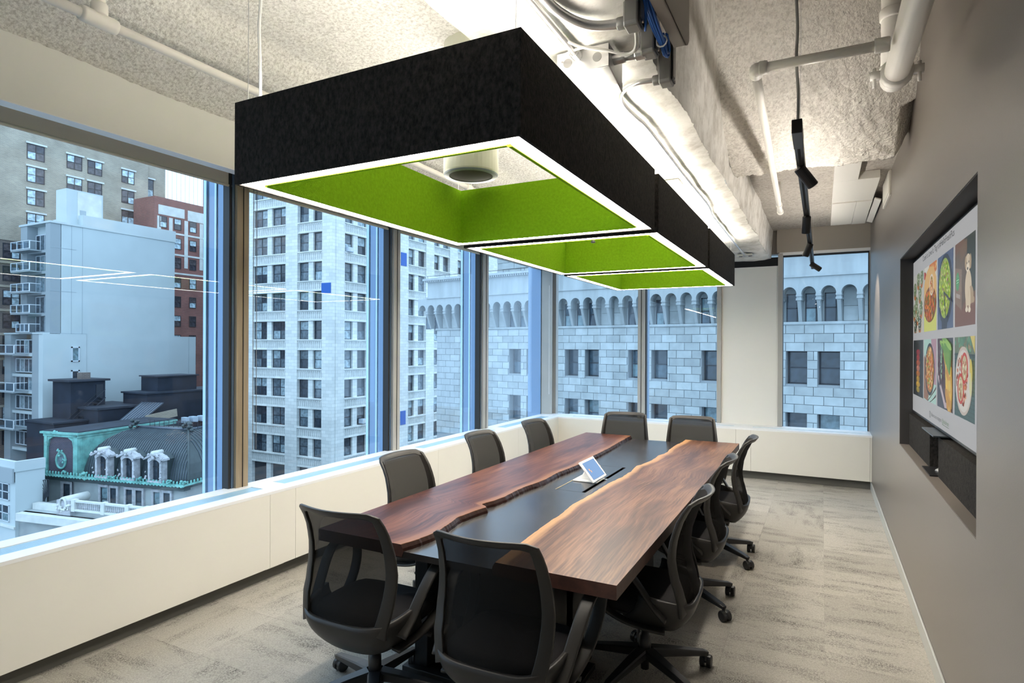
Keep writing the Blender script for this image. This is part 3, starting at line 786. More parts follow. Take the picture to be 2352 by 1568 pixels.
        for sy in (-1, 1):
            Rw = sw @ Matrix.Translation((.016, sy * .0165, .032)) @ Matrix.Rotation(PI / 2, 4, 'X')
            cs.lathe([(.010, -.012), (.028, -.012), (.032, -.008), (.032, .008), (.028, .012), (.010, .012)], n=18, mat=Rw)
        hd = sw @ Matrix.Translation((.016, 0, .030))
        cs.tube([hd @ Vector((.024 * math.cos(b), 0, .034 * math.sin(b))) for b in [PI * (-.05 + .16 * i) for i in range(7)]], .009, 6)
        cs.build('caster', M['ch_base'], lg, smooth=False, **L)
    return t
ch0 = make_chair()
chairs = [
    ('near', -1.885, 2.255, .02, 'black mesh task chair at the near table end, on the window side', 'chairs at the near end of the table'),
    ('near', -1.135, 2.225, .03, 'black mesh task chair at the near table end, cut off by the bottom edge', 'chairs at the near end of the table'),
    ('left', -2.19, 3.19, 0.0, 'black mesh task chair on the window side, nearest of its row of three', 'chairs along the window side'),
    ('left', -2.23, 4.27, -.03, 'black mesh task chair on the window side, middle of its row of three', 'chairs along the window side'),
    ('left', -2.19, 5.21, -.06, 'black mesh task chair on the window side, farthest of its row of three', 'chairs along the window side'),
    ('far', -1.83, 6.06, .17, 'black mesh task chair at the far table end, behind the reddish slab', 'chairs at the far end of the table'),
    ('far', -1.13, 6.04, .17, 'black mesh task chair at the far table end, nearer the screen wall', 'chairs at the far end of the table'),
    ('right', -.80, 3.06, .03, 'black mesh task chair on the screen side, nearest of its row of three', 'chairs along the screen wall side'),
    ('right', -.81, 4.08, .03, 'black mesh task chair on the screen side, middle of its row of three', 'chairs along the screen wall side'),
    ('right', -.775, 5.07, .03, 'black mesh task chair on the screen side, farthest of its row of three', 'chairs along the screen wall side')]
for i, (sd, x, y, dr, lb, gr) in enumerate(chairs):
    o = ch0 if i == 0 else clone(ch0)
    base = {'near': 0, 'left': -PI / 2, 'far': PI, 'right': PI / 2}[sd]
    o.location = (x, y, 0); o.rotation_euler = (0, 0, base + dr); o.scale = (1.03, 1.03, 1.024)
    tag(o, lb, 'chair', gr)

# ---------------------------------------------------------------- wall screen
def vcol_mat(name):
    m = bpy.data.materials.new(name); m.use_nodes = True
    t = m.node_tree; b = t.nodes['Principled BSDF']
    a = t.nodes.new('ShaderNodeVertexColor'); a.layer_name = 'Col'
    b.inputs['Base Color'].default_value = (.01, .01, .01, 1); b.inputs['Roughness'].default_value = .35
    t.links.new(a.outputs[0], b.inputs['Emission Color']); b.inputs['Emission Strength'].default_value = .46; b.inputs['Specular IOR Level'].default_value = .25
    return m
M['print'] = vcol_mat('screen_picture')
XS = .61
class Pic:
    """flat picture on the screen plane; a runs left to right as seen (towards -Y), b up, both 0..1"""
    def __init__(s, ya, yb_, za, zb__): s.ya, s.yb, s.za, s.zb = ya, yb_, za, zb__; s.v = []; s.f = []; s.c = []; s.l = 0
    def P(s, a, b): return (XS - .0010 - s.l * .00002, s.ya + (s.yb - s.ya) * a, s.za + (s.zb - s.za) * b)
    def poly(s, pts, col):
        pts = [(min(1, max(0, a)), min(1, max(0, b))) for a, b in pts]
        o = len(s.v); s.v += [s.P(a, b) for a, b in pts]; s.f.append(tuple(range(o, o + len(pts)))); s.c.append(col); s.l += 1
    def ell(s, cx, cy, rx, ry, col, n=24, rot=0):
        s.poly([(cx + rx * math.cos(2 * PI * i / n) * math.cos(rot) - ry * math.sin(2 * PI * i / n) * math.sin(rot), cy + rx * math.cos(2 * PI * i / n) * math.sin(rot) + ry * math.sin(2 * PI * i / n) * math.cos(rot)) for i in range(n)], col)
    def blobs(s, n, cx, cy, rx, ry, pal, sz, el=1.0, rot=None):
        for _ in range(n):
            a = random.random() * 2 * PI; r = math.sqrt(random.random())
            c = random.choice(pal); k_ = random.uniform(.75, 1.2)
            s.ell(cx + rx * r * math.cos(a), cy + ry * r * math.sin(a), sz * random.uniform(.6, 1.3), sz * el * random.uniform(.5, 1.2), tuple(q * k_ for q in c), 6, random.uniform(0, PI) if rot is None else rot + random.uniform(-.3, .3))
    def build(s, name, parent):
        me = bpy.data.meshes.new(name); me.from_pydata(s.v, [], s.f); me.update(); me.materials.append(M['print'])
        ca = me.color_attributes.new('Col', 'FLOAT_COLOR', 'CORNER')
        for p in me.polygons:
            for li in p.loop_indices: ca.data[li].color = (*s.c[p.index], 1)
        if me.polygons[0].normal.x > 0: me.flip_normals()
        o = bpy.data.objects.new(name, me); COL.objects.link(o); o.parent = parent; r = ROOTLOC[parent.name]
        o.location = (-r[0], -r[1], -r[2]); return o
SY0, SY1, SZ0, SZ1 = 5.431, 3.24, 1.212, 2.311
tv = thing('wall_screen', 'large wall screen showing eight food and pet photos on grey', 'screen', (XS + .03, 4.35, 1.76))
BX(XS + .0005, XS + .055, SY1 - .012, SY0 + .010, SZ0 - .016, SZ1 + .014).build('screen_body', M['black_metal'], tv, bevel=.003)
bg = BX(XS - .0006, XS + .0004, SY1, SY0, SZ0, SZ1).build('display', pmat('display_grey', (.01, .01, .01), .5, spec=.25, emit=(.43, .43, .435), estr=.48), tv)
G = lambda h: tuple(((int(h[i:i + 2], 16) / 255) ** 2.2) for i in (0, 2, 4))
R1, R2 = (1.783, 2.205), (1.334, 1.731)
cols = [(5.385, 4.90), (4.865, 4.375), (4.335, 3.856), (3.81, 3.345)]
def pic(i, row, bgc): 
    p = Pic(cols[i][0], cols[i][1], *(R1 if row == 1 else R2)); p.poly([(0, 0), (1, 0), (1, 1), (0, 1)], G(bgc)); return p
p = pic(0, 1, 'b5b6ae')
for cx, cy in ((.15, .75), (.5, .9), (.85, .9), (.35, .5), (.7, .65), (.15, .38), (.5, .3), (.85, .4), (.3, .12), (.75, .15)):
    p.ell(cx, cy - .06, .13, .12, G('a5683a')); p.ell(cx, cy, .15, .12, G('6b7a5a') if cy > .2 else G('2f332b')); p.blobs(30, cx, cy, .13, .10, [G('8f9b80'), G('cdd2c0'), G('55664a')], .018)
p.build('photo', tv)
p = pic(1, 1, 'c9c5b8')
p.ell(.75, .95, .35, .12, G('c06a2c')); p.blobs(25, .75, .95, .25, .08, [G('d9822f'), G('e3b06a'), G('7f3c1b')], .03); p.ell(.02, .85, .2, .1, G('a9bdb4')); p.ell(.02, .88, .16, .06, G('a93a20'))
p.ell(.5, .55, .55, .42, G('d0a35f')); p.poly([(0, 0), (1, 0), (1, .33), (0, .33)], G('c4c65a')); p.ell(.5, .40, .50, .27, G('7c4a1f')); p.blobs(120, .5, .40, .45, .24, [G('b5651d'), G('8a3f14'), G('d98e2a'), G('5f6b1d'), G('cf5a22')], .035)
p.ell(.66, .68, .16, .16, G('d6cbb5')); p.ell(.66, .68, .12, .13, G('b8702f')); p.blobs(30, .66, .68, .1, .1, [G('ead9a0'), G('c4501c'), G('7e8b2d')], .022)
p.build('photo', tv)
p = pic(2, 1, '4b5873')
p.ell(.5, .52, .48, .47, G('23283a'), 32); p.poly([(.3, 0), (.62, 0), (.66, .12), (.3, .12)], G('23283a'))
p.ell(.47, .54, .38, .40, G('8aa03a'), 32); p.blobs(260, .47, .54, .35, .37, [G('a7bf45'), G('6f9a2c'), G('d4db8a'), G('4c7a22'), G('8d4a5a'), G('bcd062')], .022)
p.poly([(.5, .5), (.97, .34), (.97, .30), (.5, .47)], G('1d2233')); p.poly([(.5, .5), (.66, .14), (.62, .13), (.47, .47)], G('1d2233'))
p.build('photo', tv)
p = pic(3, 1, '6a4a3b')
p.poly([(0, 0), (1, 0), (1, .30), (0, .26)], G('6e4638')); p.poly([(.5, .36), (1, .36), (1, 1), (.5, 1)], G('24302f')); p.poly([(0, .4), (.62, .4), (.62, .98), (0, .85)], G('5d4c3f'))
p.poly([(0, .30), (.36, .18), (.36, .66), (0, .72)], G('7d6657')); p.poly([(.36, .18), (.55, .30), (.55, .70), (.36, .66)], G('58453a')); p.poly([(.30, .74), (.62, .86), (.6, .98), (.25, .92)], G('6d5443'))
p.ell(.14, .54, .09, .11, G('3f8f5a')); p.poly([(.07, .55), (.21, .555), (.21, .565), (.07, .56)], G('a8d3b0')); p.poly([(.09, .52), (.19, .525), (.19, .535), (.09, .53)], G('a8d3b0')); p.poly([(.06, .36), (.28, .32), (.28, .37), (.06, .41)], G('9b8f88'))
dog = G('cbb89c'); dk = G('a58e70')
p.ell(.68, .42, .155, .20, dog); p.ell(.80, .33, .12, .10, dk); p.ell(.66, .70, .125, .10, dog); p.ell(.56, .71, .045, .075, dk); p.ell(.78, .70, .045, .085, dk); p.ell(.655, .645, .07, .05, G('ddcdb4'))
p.ell(.65, .635, .028, .017, G('1b1512')); p.ell(.61, .70, .017, .013, G('1b1512')); p.ell(.71, .705, .017, .013, G('1b1512')); p.ell(.61, .30, .05, .14, dog); p.ell(.74, .28, .05, .14, dog); p.ell(.61, .18, .06, .03, G('dccfb8')); p.ell(.74, .17, .06, .03, G('dccfb8')); p.ell(.90, .27, .07, .035, dk)
p.build('photo', tv)
p = pic(0, 2, '262b2d')
for i_, (cc) in enumerate(('1d1a1c', '7d2430', '8a2f35', '93462f', 'a86a5a', '9a5a28', '9d7a2c', 'b08a30', '8f7d35')):
    p.ell(.5, .88 - i_ * .095, .17 + .03 * (i_ % 2), .052, G(cc)); p.ell(.44, .90 - i_ * .095, .05, .02, tuple(q * 1.7 for q in G(cc)))
p.build('photo', tv)
p = pic(1, 2, '9fc1b4')
p.poly([(.6, 1), (1, 1), (1, .3), (.75, .3)], G('a57f8a')); p.poly([(0, .02), (.35, 0), (.5, .2), (.1, .75), (0, .7)], G('8b6248')); p.poly([(.3, .0), (.36, 0), (1, .28), (1, .24)], G('4d3a30')); p.poly([(.5, .0), (.56, 0), (1, .16), (1, .12)], G('4d3a30'))
p.ell(.5, .52, .38, .42, G('2b2725'), 32); p.ell(.5, .52, .32, .37, G('9a6a35'), 32); p.blobs(170, .5, .52, .29, .34, [G('c87f3f'), G('b8502a'), G('e0a870'), G('7f9a3d'), G('dfc08a'), G('8a3f1f')], .032)
p.build('photo', tv)
p = pic(2, 2, '35313c')
p.poly([(0, 1), (.28, 1), (.62, .1), (.75, .03), (.5, .02), (.05, .4), (0, .5)], G('b4a0a4')); p.poly([(0, 1), (.3, 1), (.62, .35), (.68, .10), (.55, .10), (.05, .5)], G('46282f')); p.blobs(60, .28, .62, .22, .35, [G('3a1f26'), G('5e3a42'), G('2b161b')], .035)
p.blobs(70, .30, .70, .05, .28, [G('6f8d75'), G('9bb59c'), G('4c6b50')], .026)
p.poly([(.42, .8), (.95, .6), (1, .3), (.95, .05), (.78, .02), (.7, .4)], G('b98e2a')); p.blobs(70, .78, .38, .16, .33, [G('d4a834'), G('e3c35a'), G('b88220')], .05, 3.0, .1)
for i_ in range(14): p.ell(.5 + .03 * i_, .86 - .012 * i_, .055, .22, G('4f7a22') if i_ % 2 else G('7ba43a'), 12, .5 - .05 * i_)
for i_ in range(5): p.ell(.42 + .09 * i_, .90 - .04 * (i_ % 2), .20, .045, G('5b8a28') if i_ % 2 else G('8db34a'), 12, -.3)
p.build('photo', tv)
p = pic(3, 2, '2f4f4a')
for i_ in range(16): p.poly([(0, .02 + i_ * .05), (1, .0 + i_ * .05), (1, .012 + i_ * .05), (0, .032 + i_ * .05)], G('1d3633'))
p.poly([(0, .80), (1, .79), (1, 1), (0, 1)], G('5f6a50')); p.blobs(40, .5, .9, .5, .08, [G('3d6b55'), G('8a7350'), G('5b8a6b')], .05); p.poly([(0, .775), (1, .77), (1, .785), (0, .79)], G('151b1a')); p.poly([(.8, 1), (1, .8), (1, 1)], G('c9b45a'))
p.ell(.47, .46, .42, .42, G('b9aa9c'), 36); p.ell(.47, .46, .38, .38, G('c9c3b8'), 36); p.blobs(130, .42, .46, .30, .30, [G('a8552f'), G('8a3c1f'), G('c9793f'), G('6f2f18')], .028)
for ex, ey in ((.56, .62), (.38, .36)):
    p.ell(ex, ey, .17, .19, G('b8301a'), 24); p.ell(ex, ey, .12, .15, G('b9ab7f'), 24); p.blobs(22, ex, ey, .09, .11, [G('dcd2ae'), G('8f7d4a'), G('a3552f')], .03)
p.ell(.88, .60, .06, .14, G('c7b23a'), 16, .15); p.ell(.86, .44, .055, .14, G('c9c48a'), 16, .1)
p.build('photo', tv)
def text_part(body, name, y_left, y_right, z0, z1, col, parent, bold=0.0):
    cu = bpy.data.curves.new('t', 'FONT'); cu.body = body; cu.size = 1; cu.extrude = 0.0; cu.offset = bold; cu.resolution_u = 3
    ob = bpy.data.objects.new('t', cu); COL.objects.link(ob)
    dg = bpy.context.evaluated_depsgraph_get(); me = bpy.data.meshes.new_from_object(ob.evaluated_get(dg))
    bpy.data.objects.remove(ob)
    xs = [v.co.x for v in me.vertices]; x0, x1 = min(xs), max(xs); sc = (y_left - y_right) / (x1 - x0); sz = (z1 - z0) / .70
    r = ROOTLOC[parent.name]
    for v in me.vertices:
        a, b = v.co.x, v.co.y
        v.co = (XS - .0020 - r[0], y_left - (a - x0) * sc - r[1], z0 + b * sz - r[2])
    me.materials.clear(); me.materials.append(col)
    for p_ in me.polygons: p_.material_index = 0
    o = bpy.data.objects.new(name, me); COL.objects.link(o); o.parent = parent; o['kind'] = 'stuff'; return o
M['ink'] = pmat('text_ink', (.012, .012, .012), .5); M['ink_green'] = pmat('text_green', (.03, .09, .02), .5)
text_part('Cook it. Love it. Tag it #HelloFreshPics', 'headline_text', 4.93, 3.83, 2.262, 2.300, M['ink'], tv)
text_part('follow us on instagram', 'caption_text', 4.555, 4.185, 1.252, 1.276, M['ink'], tv)
text_part('@hellofresh', 'handle_text', 4.165, 3.962, 1.252, 1.276, M['ink_green'], tv)
BX(XS - .0022, XS - .0018, 3.962, 4.165, 1.2415, 1.2435).build('underline', M['ink_green'], tv)
ic = MB()
def ringy(cy, cz, w, th, n, rr):
    o_ = []; i_ = []
    for q in range(n):
        a = 2 * PI * q / n + PI / n; c_, s_ = math.cos(a), math.sin(a); f = (abs(c_) ** rr + abs(s_) ** rr) ** (-1 / rr)
        o_.append((XS - .002, cy + c_ * f * w, cz + s_ * f * w)); i_.append((XS - .002, cy + c_ * f * (w - th), cz + s_ * f * (w - th)))
    ic.add(o_ + i_, [(q, (q + 1) % n, n + (q + 1) % n, n + q) for q in range(n)])
ringy(4.597, 1.258, .020, .004, 24, 5); ringy(4.597, 1.258, .010, .003, 20, 2); ic.box(XS - .0022, XS - .0018, 4.584, 4.587, 1.267, 1.270)
ic.build('camera_icon', M['ink'], tv)

# sound bar like cabinet below the screen, split, with a camera niche
t = thing('media_cabinet', 'low charcoal cabinet split in two inside the wall niche below the screen', 'cabinet', (XW + .2, 4.2, NZ0 + .006))
BX(.585, XW + .34, 4.425, 5.40, NZ0 + .005, 1.185).build('front_panel', M['felt_black'], t)
BX(.585, XW + .34, 2.875, 4.12, NZ0 + .005, 1.175).build('front_panel', M['felt_black'], t)
BX(.545, XW + .34, 4.01, 4.43, 1.186, 1.193).build('shelf', pmat('shelf_steel', (.06, .075, .085), .3, metal=.6), t)
BX(.545, XW + .34, 4.122, 4.423, NZ0 + .006, NZ0 + .012).build('shelf', M['black_metal'], t)
t = thing('webcam', 'small round silver camera inside the gap of the charcoal cabinet', 'camera', (.66, 4.27, NZ0 + .012))
Rm = Matrix.Rotation(-PI / 2, 4, 'Y')
MB().lathe([(.0, -.055), (.033, -.055), (.036, -.05), (.036, .0), (.034, .004)], (.64, 4.27, 1.055), 24, Rm).build('barrel', pmat('camera_beige', (.42, .36, .29), .35), t, smooth=False)
MB().lathe([(.0, 0), (.036, 0), (.036, .006), (.028, .014), (.012, .018), (.0, .018)], (.637, 4.27, 1.055), 24, Rm).build('lens_face', pmat('camera_face', (.35, .38, .40), .2, metal=.5), t, smooth=True)
MB().lathe([(.055, 0), (.052, .008), (.022, .026), (.010, .032), (.010, .09)], (.645, 4.27, NZ0 + .012), 24).build('foot', M['cast'], t, smooth=True)

# ---------------------------------------------------------------- ceiling pipes, conduit, track light, duct
def pipe_thing(name, label, cat, parts, mat, loc, group=None):
    t = thing(name, label, cat, loc, group=group)
    for nm, mb in parts: mb.build(nm, mat, t, smooth=True)
    return t
def collar(c, axis, r, L):
    d = Vector(axis).normalized(); c = Vector(c)
    return MB().tube([c - d * L / 2, c - d * L / 2 * .8, c + d * L / 2 * .8, c + d * L / 2], [r * .93, r, r, r * .93], 14)
zp = 2.92
pipe_thing('sprinkler_pipe', 'white right-angled ceiling pipe over the screen side of the room', 'pipe', [
    ('pipe', MB().tube([(.24, 2.90, zp), (-.25, 2.90, zp)], .021, 14)),
    ('elbow', MB().tube(smooth_path([(-.22, 2.90, zp), (-.262, 2.905, zp), (-.27, 2.915, zp), (-.272, 2.96, zp)], 3), .029, 14)),
    ('pipe', MB().tube([(-.272, 2.92, zp), (-.345, 6.05, zp)], .021, 14)),
    ('collar', collar((.215, 2.90, zp), (1, 0, 0), .030, .055)), ('collar', collar((-.24, 2.90, zp), (1, 0, 0), .030, .03)),
    ('collar', collar((-.338, 5.75, zp), (-.02, 1, 0), .027, .04)), ('end_cap', collar((-.346, 6.05, zp), (-.02, 1, 0), .028, .05)),
    ('riser', MB().tube([(-.36, 6.1, zp), (-.36, 6.1, 3.2)], .018, 12))], M['pipe'], (0, 4, 3.0))
cp_ = [('pipe', MB().tube([(.335, -1.2, 2.94), (.300, 3.32, 2.94)], .052, 20)), ('riser', MB().tube([(.297, 3.42, 2.98), (.30, 3.42, 3.80)], .050, 20)),
       ('elbow', MB().tube(smooth_path([(.300, 3.28, 2.94), (.298, 3.36, 2.945), (.297, 3.41, 2.97), (.297, 3.42, 3.03)], 4), .056, 18)),
       ('coupling', collar((.3005, 3.27, 2.94), (0, 1, 0), .068, .05)), ('coupling', collar((.30, 3.42, 3.28), (0, 0, 1), .060, .05))]
for sx in (-1, 1):
    cp_.append(('bolt_lug', BX(.30 + sx * .085 - .02, .30 + sx * .085 + .02, 3.25, 3.29, 2.925, 2.955)))
    cp_.append(('bolt', MB().tube([(.30 + sx * .088, 3.27, 2.885), (.30 + sx * .088, 3.27, 2.975)], .008, 6)))
pipe_thing('main_pipe', 'thick white ceiling pipe with bolted coupling beside the grey wall', 'pipe', cp_, M['pipe'], (.3, 2.5, 2.94))
pipe_thing('sprinkler_pipe', 'slim white sprinkler pipe with tee running under the left ceiling', 'pipe', [
    ('pipe', MB().tube([(-2.835, YB + .02, 3.10), (-2.84, 8.0, 3.10)], .022, 14)), ('riser', MB().tube([(-2.83, 1.525, 3.1), (-2.83, 1.525, 3.46)], .024, 14)),
    ('tee', collar((-2.835, 1.525, 3.10), (0, 1, 0), .034, .15)), ('collar', collar((-2.83, 1.525, 3.145), (0, 0, 1), .034, .05)),
    ('collar', collar((-2.838, 4.65, 3.10), (0, 1, 0), .030, .09))], M['pipe'], (-2.83, 3, 3.1))

# conduits under and beside the beam
zc = 2.795
cond = [
    ('galvanised conduit bending off the beam toward the blue cables, nearest camera', [(-.805, 1.45, zc), (-.800, 1.75, zc), (-.790, 1.86, zc), (-.755, 1.955, zc), (-.70, 2.01, zc), (-.615, 2.03, zc)], .017),
    ('straight galvanised conduit ending at the square junction box', [(-.84, 1.4, zc), (-.845, 2.17, zc)], .0135),
    ('long thin conduit with a hook bend running along the beam to the far end', [(-.615, 2.53, zc), (-.70, 2.52, zc), (-.77, 2.56, zc), (-.812, 2.64, zc), (-.822, 2.75, zc), (-.812, 2.9, zc), (-.80, 3.1, zc), (-.808, 4.0, zc), (-.806, 4.9, zc), (-.835, 5.3, zc), (-.84, 5.6, zc), (-.845, 7.75, zc), (-.845, 7.85, zc + .03)], .0115)]
for lb, pts, r in cond:
    o = MB().tube(smooth_path(pts, 6), r, 12).build('conduit', M['steel'], smooth=True); tag(o, lb, 'conduit', 'galvanised conduits under the concrete beam')
t = thing('conduit_strap_plate', 'small metal plate where the long conduit meets the beam end', 'plate', (-.845, 7.9, 2.8))
BX(-.93, -.76, 7.85, 8.02, 2.80, 2.815).build('plate', M['steel'], t)
for dx in (-.055, .055): MB().lathe([(.022, 0), (.018, -.01)], (-.845 + dx, 7.94, 2.80), 12).build('knockout', M['cast'], t)
# junction box (open front square box)
t = thing('junction_box', 'square galvanised junction box with knockouts under the beam', 'box', (-.85, 2.25, 2.77))
jb = MB(); jb.box(-.93, -.72, 2.185, 2.19, 2.735, 2.82); jb.box(-.93, -.925, 2.19, 2.36, 2.735, 2.82); jb.box(-.725, -.72, 2.19, 2.36, 2.735, 2.82)
jb.build('box_wall', M['steel'], t)
BX(-.93, -.72, 2.19, 2.36, 2.733, 2.738).build('cover', M['steel'], t, bevel=.002)
for x in (-.885, -.765): MB().tube([(x, 2.1835, 2.776), (x, 2.186, 2.776)], .018, 16).build('knockout', M['cast'], t)
collar((-.845, 2.165, zc), (0, 1, 0), .020, .04).build('connector', M['steel'], t)
MB().prism([(2.19, 2.735), (2.36, 2.735), (2.36, 2.70)], -.722, -.718, 'x').build('flange', M['steel'], t)
collar((-.70, 2.25, 2.785), (1, 0, 0), .022, .05).build('connector', M['steel'], t)
MB().tube([(-.71, 2.25, 2.785), (-.60, 2.25, 2.785)], .018, 12).build('nipple', M['steel'], t, smooth=True)
collar((-.615, 2.25, 2.785), (1, 0, 0), .024, .04).build('connector', M['steel'], t)
# three elbow fittings on the beam edge
for i, (y, lb) in enumerate(((2.03, 'grey conduit elbow fitting at the beam edge, nearest camera beside blue cables'), (2.25, 'grey conduit elbow fitting at the beam edge, level with the junction box'), (2.53, 'grey conduit elbow fitting at the beam edge where the hooked conduit ends'))):
    t = thing('conduit_elbow', lb, 'fitting', (-.575, y, 2.82), group='grey conduit elbow fittings on the beam edge')
    MB().prism([(y - .036, 2.80 - .02), (y - .03, 2.765), (y + .03, 2.765), (y + .036, 2.80 - .02), (y + .036, 2.95), (y - .036, 2.95)], -.608, -.556, 'x').build('body', M['cast'], t, bevel=.006)
    BX(-.556, -.550, y - .030, y + .030, 2.775, 2.94).build('cover', M['black_metal'], t, bevel=.004)
    BX(-.551, -.5485, y - .022, y + .022, 2.79, 2.925).build('gasket', M['cast'], t)
    collar((-.620, y, zc), (1, 0, 0), .021, .035).build('collar', M['cast'], t, smooth=True)
    for z in (2.783, 2.932): MB().tube([(-.552, y, z), (-.545, y, z)], .005, 8).build('screw', M['steel'], t)
# blue cable bundle
t = thing('cable_bundle', 'bundle of blue data cables looping beside the beam fittings', 'cable', (-.53, 2.1, 2.9))
for i in range(9):
    a = i * 2.4; dx = .009 * math.cos(a); dy = .012 * math.sin(a)
    MB().tube(smooth_path([(-.545 + dx, 1.90 + dy, 3.10), (-.537 + dx, 1.97 + dy, 2.91), (-.533 + dx * 1.2, 2.05 + dy, 2.84), (-.532 + dx * 1.4, 2.14 + dy, 2.813), (-.530 + dx, 2.23 + dy, 2.798), (-.529 + dx * .9, 2.285 + dy, 2.782 - .004 * (i % 4)), (-.524 + dx, 2.29 + dy * .8, 2.80), (-.526 + dx * 1.4, 2.24 + dy, 2.83)], 5), .0042, 6).build('cable', M['blue_cable'], t, smooth=True)
for i in range(5):
    MB().tube(smooth_path([(-.546, 1.93 + .01 * i, 3.05), (-.54, 1.98 + .008 * i, 2.93), (-.538, 2.02 + .004 * i, 2.84 - .008 * i), (-.541, 2.04, 2.80 - .007 * i), (-.547, 2.06, 2.79 - .006 * i)], 5), .0042, 6).build('cable', M['blue_cable'], t, smooth=True)
MB().tube([(-.530 + .020 * math.cos(a_), 2.225, 2.80 + .020 * math.sin(a_)) for a_ in [2 * PI * q / 10 for q in range(10)]], .003, 5, closed=True).build('cable_tie', M['white_cable'], t)
for lb, pts in (('white cable pair swagging across the beam above the junction box', [(-.90, 2.33, 2.80), (-.93, 2.25, 2.78), (-.90, 2.16, 2.79), (-.80, 2.12, 2.79), (-.72, 2.17, 2.785), (-.66, 2.21, 2.77), (-.60, 2.17, 2.78), (-.585, 2.08, 2.83), (-.575, 1.98, 2.95)]),
                ('white cable pair swagging across the beam below the straight conduit', [(-.86, 2.02, 2.80), (-.80, 2.10, 2.785), (-.72, 2.15, 2.775), (-.65, 2.19, 2.765), (-.61, 2.165, 2.775), (-.59, 2.07, 2.83), (-.58, 1.97, 2.95)])):
    o = MB().tube(smooth_path(pts, 6), .005, 7).build('white_cable', M['white_cable'], smooth=True); tag(o, lb, 'cable')
# grey steel angle strut
t = thing('steel_strut', 'grey folded steel bracket hanging beside the beam next to the blue cables', 'bracket', (-.5, 2.2, 2.9))
pA, pB = Vector((-.50, 1.90, 2.80)), Vector((-.50, 2.44, 2.83))
MB().prism([(1.80, 2.825), (2.36, 2.832), (2.40, 2.85), (2.43, 2.88), (2.42, 3.12), (1.80, 3.12)], -.475, -.470, 'x').build('web', M['bracket'], t)
MB().prism([(1.80, 2.825), (2.36, 2.832), (2.37, 2.838), (1.80, 2.831)], -.515, -.47, 'x').build('flange', M['bracket'], t)
for y in (2.18, 2.33): MB().tube([(-.478, y, 2.85), (-.474, y, 2.85)], .006, 8).build('screw', M['steel'], t)

# track light
t = thing('track_light', 'long black track light with four small cylinder spots hanging by the screen wall', 'lamp', (-.1, 5.4, 2.6))
zt_ = 2.60
BX(-.119, -.081, 2.88, 7.95, zt_ - .0, zt_ + .052).build('track', M['black_metal'], t, bevel=.003)
BX(-.106, -.094, 2.90, 7.93, zt_ - .001, zt_ + .01).build('slot', M['dark_gap'], t)
BX(-.114, -.086, 3.12, 7.93, zt_ + .0525, zt_ + .0545).build('uplight_strip', emat('track_uplight', (1, .93, .84), 30), t)
BX(-.121, -.079, 2.86, 3.10, zt_ - .004, zt_ + .056).build('driver_box', M['black_metal'], t, bevel=.003)
for i, (y, dx, dy, dz) in enumerate(((3.42, .55, .35, -.75), (4.72, -.05, .30, -.9), (5.95, -.35, .20, -.9), (7.35, .75, .25, -.55))):
    d = Vector((dx, dy, dz)).normalized(); c = Vector((-.10, y, zt_ - .018))
    MB().lathe([(.016, .018), (.016, -.012)], (-.10, y, zt_), 14).build('swivel', M['black_metal'], t)
    q = Vector((0, 0, 1)).rotation_difference(d).to_matrix().to_4x4()
    h = MB().lathe([(.0, -.015), (.026, -.015), (.028, -.01), (.028, .10), (.025, .104), (.023, .092), (0, .092)], c, 20, q).build('spot_head', M['black_metal'], t, smooth=False)
    MB().lathe([(0, .0925), (.0215, .0925), (.0215, .094), (0, .094)], c, 16, q).build('lens', emat('spot_lens%d' % i, (1, .93, .85), 14), h)
MB().tube(smooth_path([(-.1, 2.96, zt_ + .05), (-.098, 2.955, 2.8), (-.106, 2.95, 2.95), (-.102, 2.95, 3.1), (-.110, 2.95, 3.3), (-.105, 2.95, 3.5), (-.11, 2.95, 3.78)]), .0065, 8).build('cord', M['grey_cable'], t, smooth=True)
for y in (2.99, 7.6): MB().tube([(-.09, y, zt_ + .05), (-.09, y, 3.75 if y < 4 else 3.2)], .0012, 4).build('suspension_wire', M['steel'], t)
# real spot output from the track heads
for i, (y, dx, dy, dz) in enumerate(((3.42, .55, .35, -.75), (4.72, -.05, .30, -.9), (5.95, -.35, .20, -.9), (7.35, .75, .25, -.55))):
    ld = bpy.data.lights.new('spot_beam', 'SPOT'); ld.energy = 26; ld.color = (1, .86, .68); ld.spot_size = 1.1; ld.spot_blend = .6; ld.shadow_soft_size = .02
    lo = bpy.data.objects.new('spot_beam', ld); COL.objects.link(lo); d = Vector((dx, dy, dz)).normalized()
    lo.location = Vector((-.10, y, zt_ - .018)) + d * .11; lo.rotation_euler = d.to_track_quat('-Z', 'Y').to_euler()

# duct box at the back right ceiling, wall vent
t = thing('ceiling_duct', 'cream painted duct box hanging at the ceiling beside the grey wall', 'duct', (.29, 6.8, 3.15))
BX(.085, .275, 5.10, 6.05, 3.14, 3.21).build('duct_panel', M['duct'], t, bevel=.002)
BX(.085, .44, 6.052, 6.93, 3.14, 3.21).build('duct_panel', M['duct'], t, bevel=.002)
BX(.085, .30, 6.932, 8.13, 3.13, 3.21).build('duct_panel', M['duct'], t, bevel=.002)
BX(.302, .44, 6.932, 8.16, 3.13, 3.21).build('duct_panel', M['duct'], t, bevel=.002)
MB().xbox(Matrix.Translation((.48, 7.5, 3.13)) @ Matrix.Rotation(.35, 4, 'Y'), -.03, .03, -.62, .60, 0, .012).build('open_flap', M['duct'], t)
t = thing('access_panel', 'small cream access panel standing off the grey wall near the ceiling', 'panel', (XW - .01, 6.4, 3.1))
BX(XW - .016, XW, 6.11, 6.72, 2.995, 3.28).build('panel', M['duct'], t, bevel=.002)
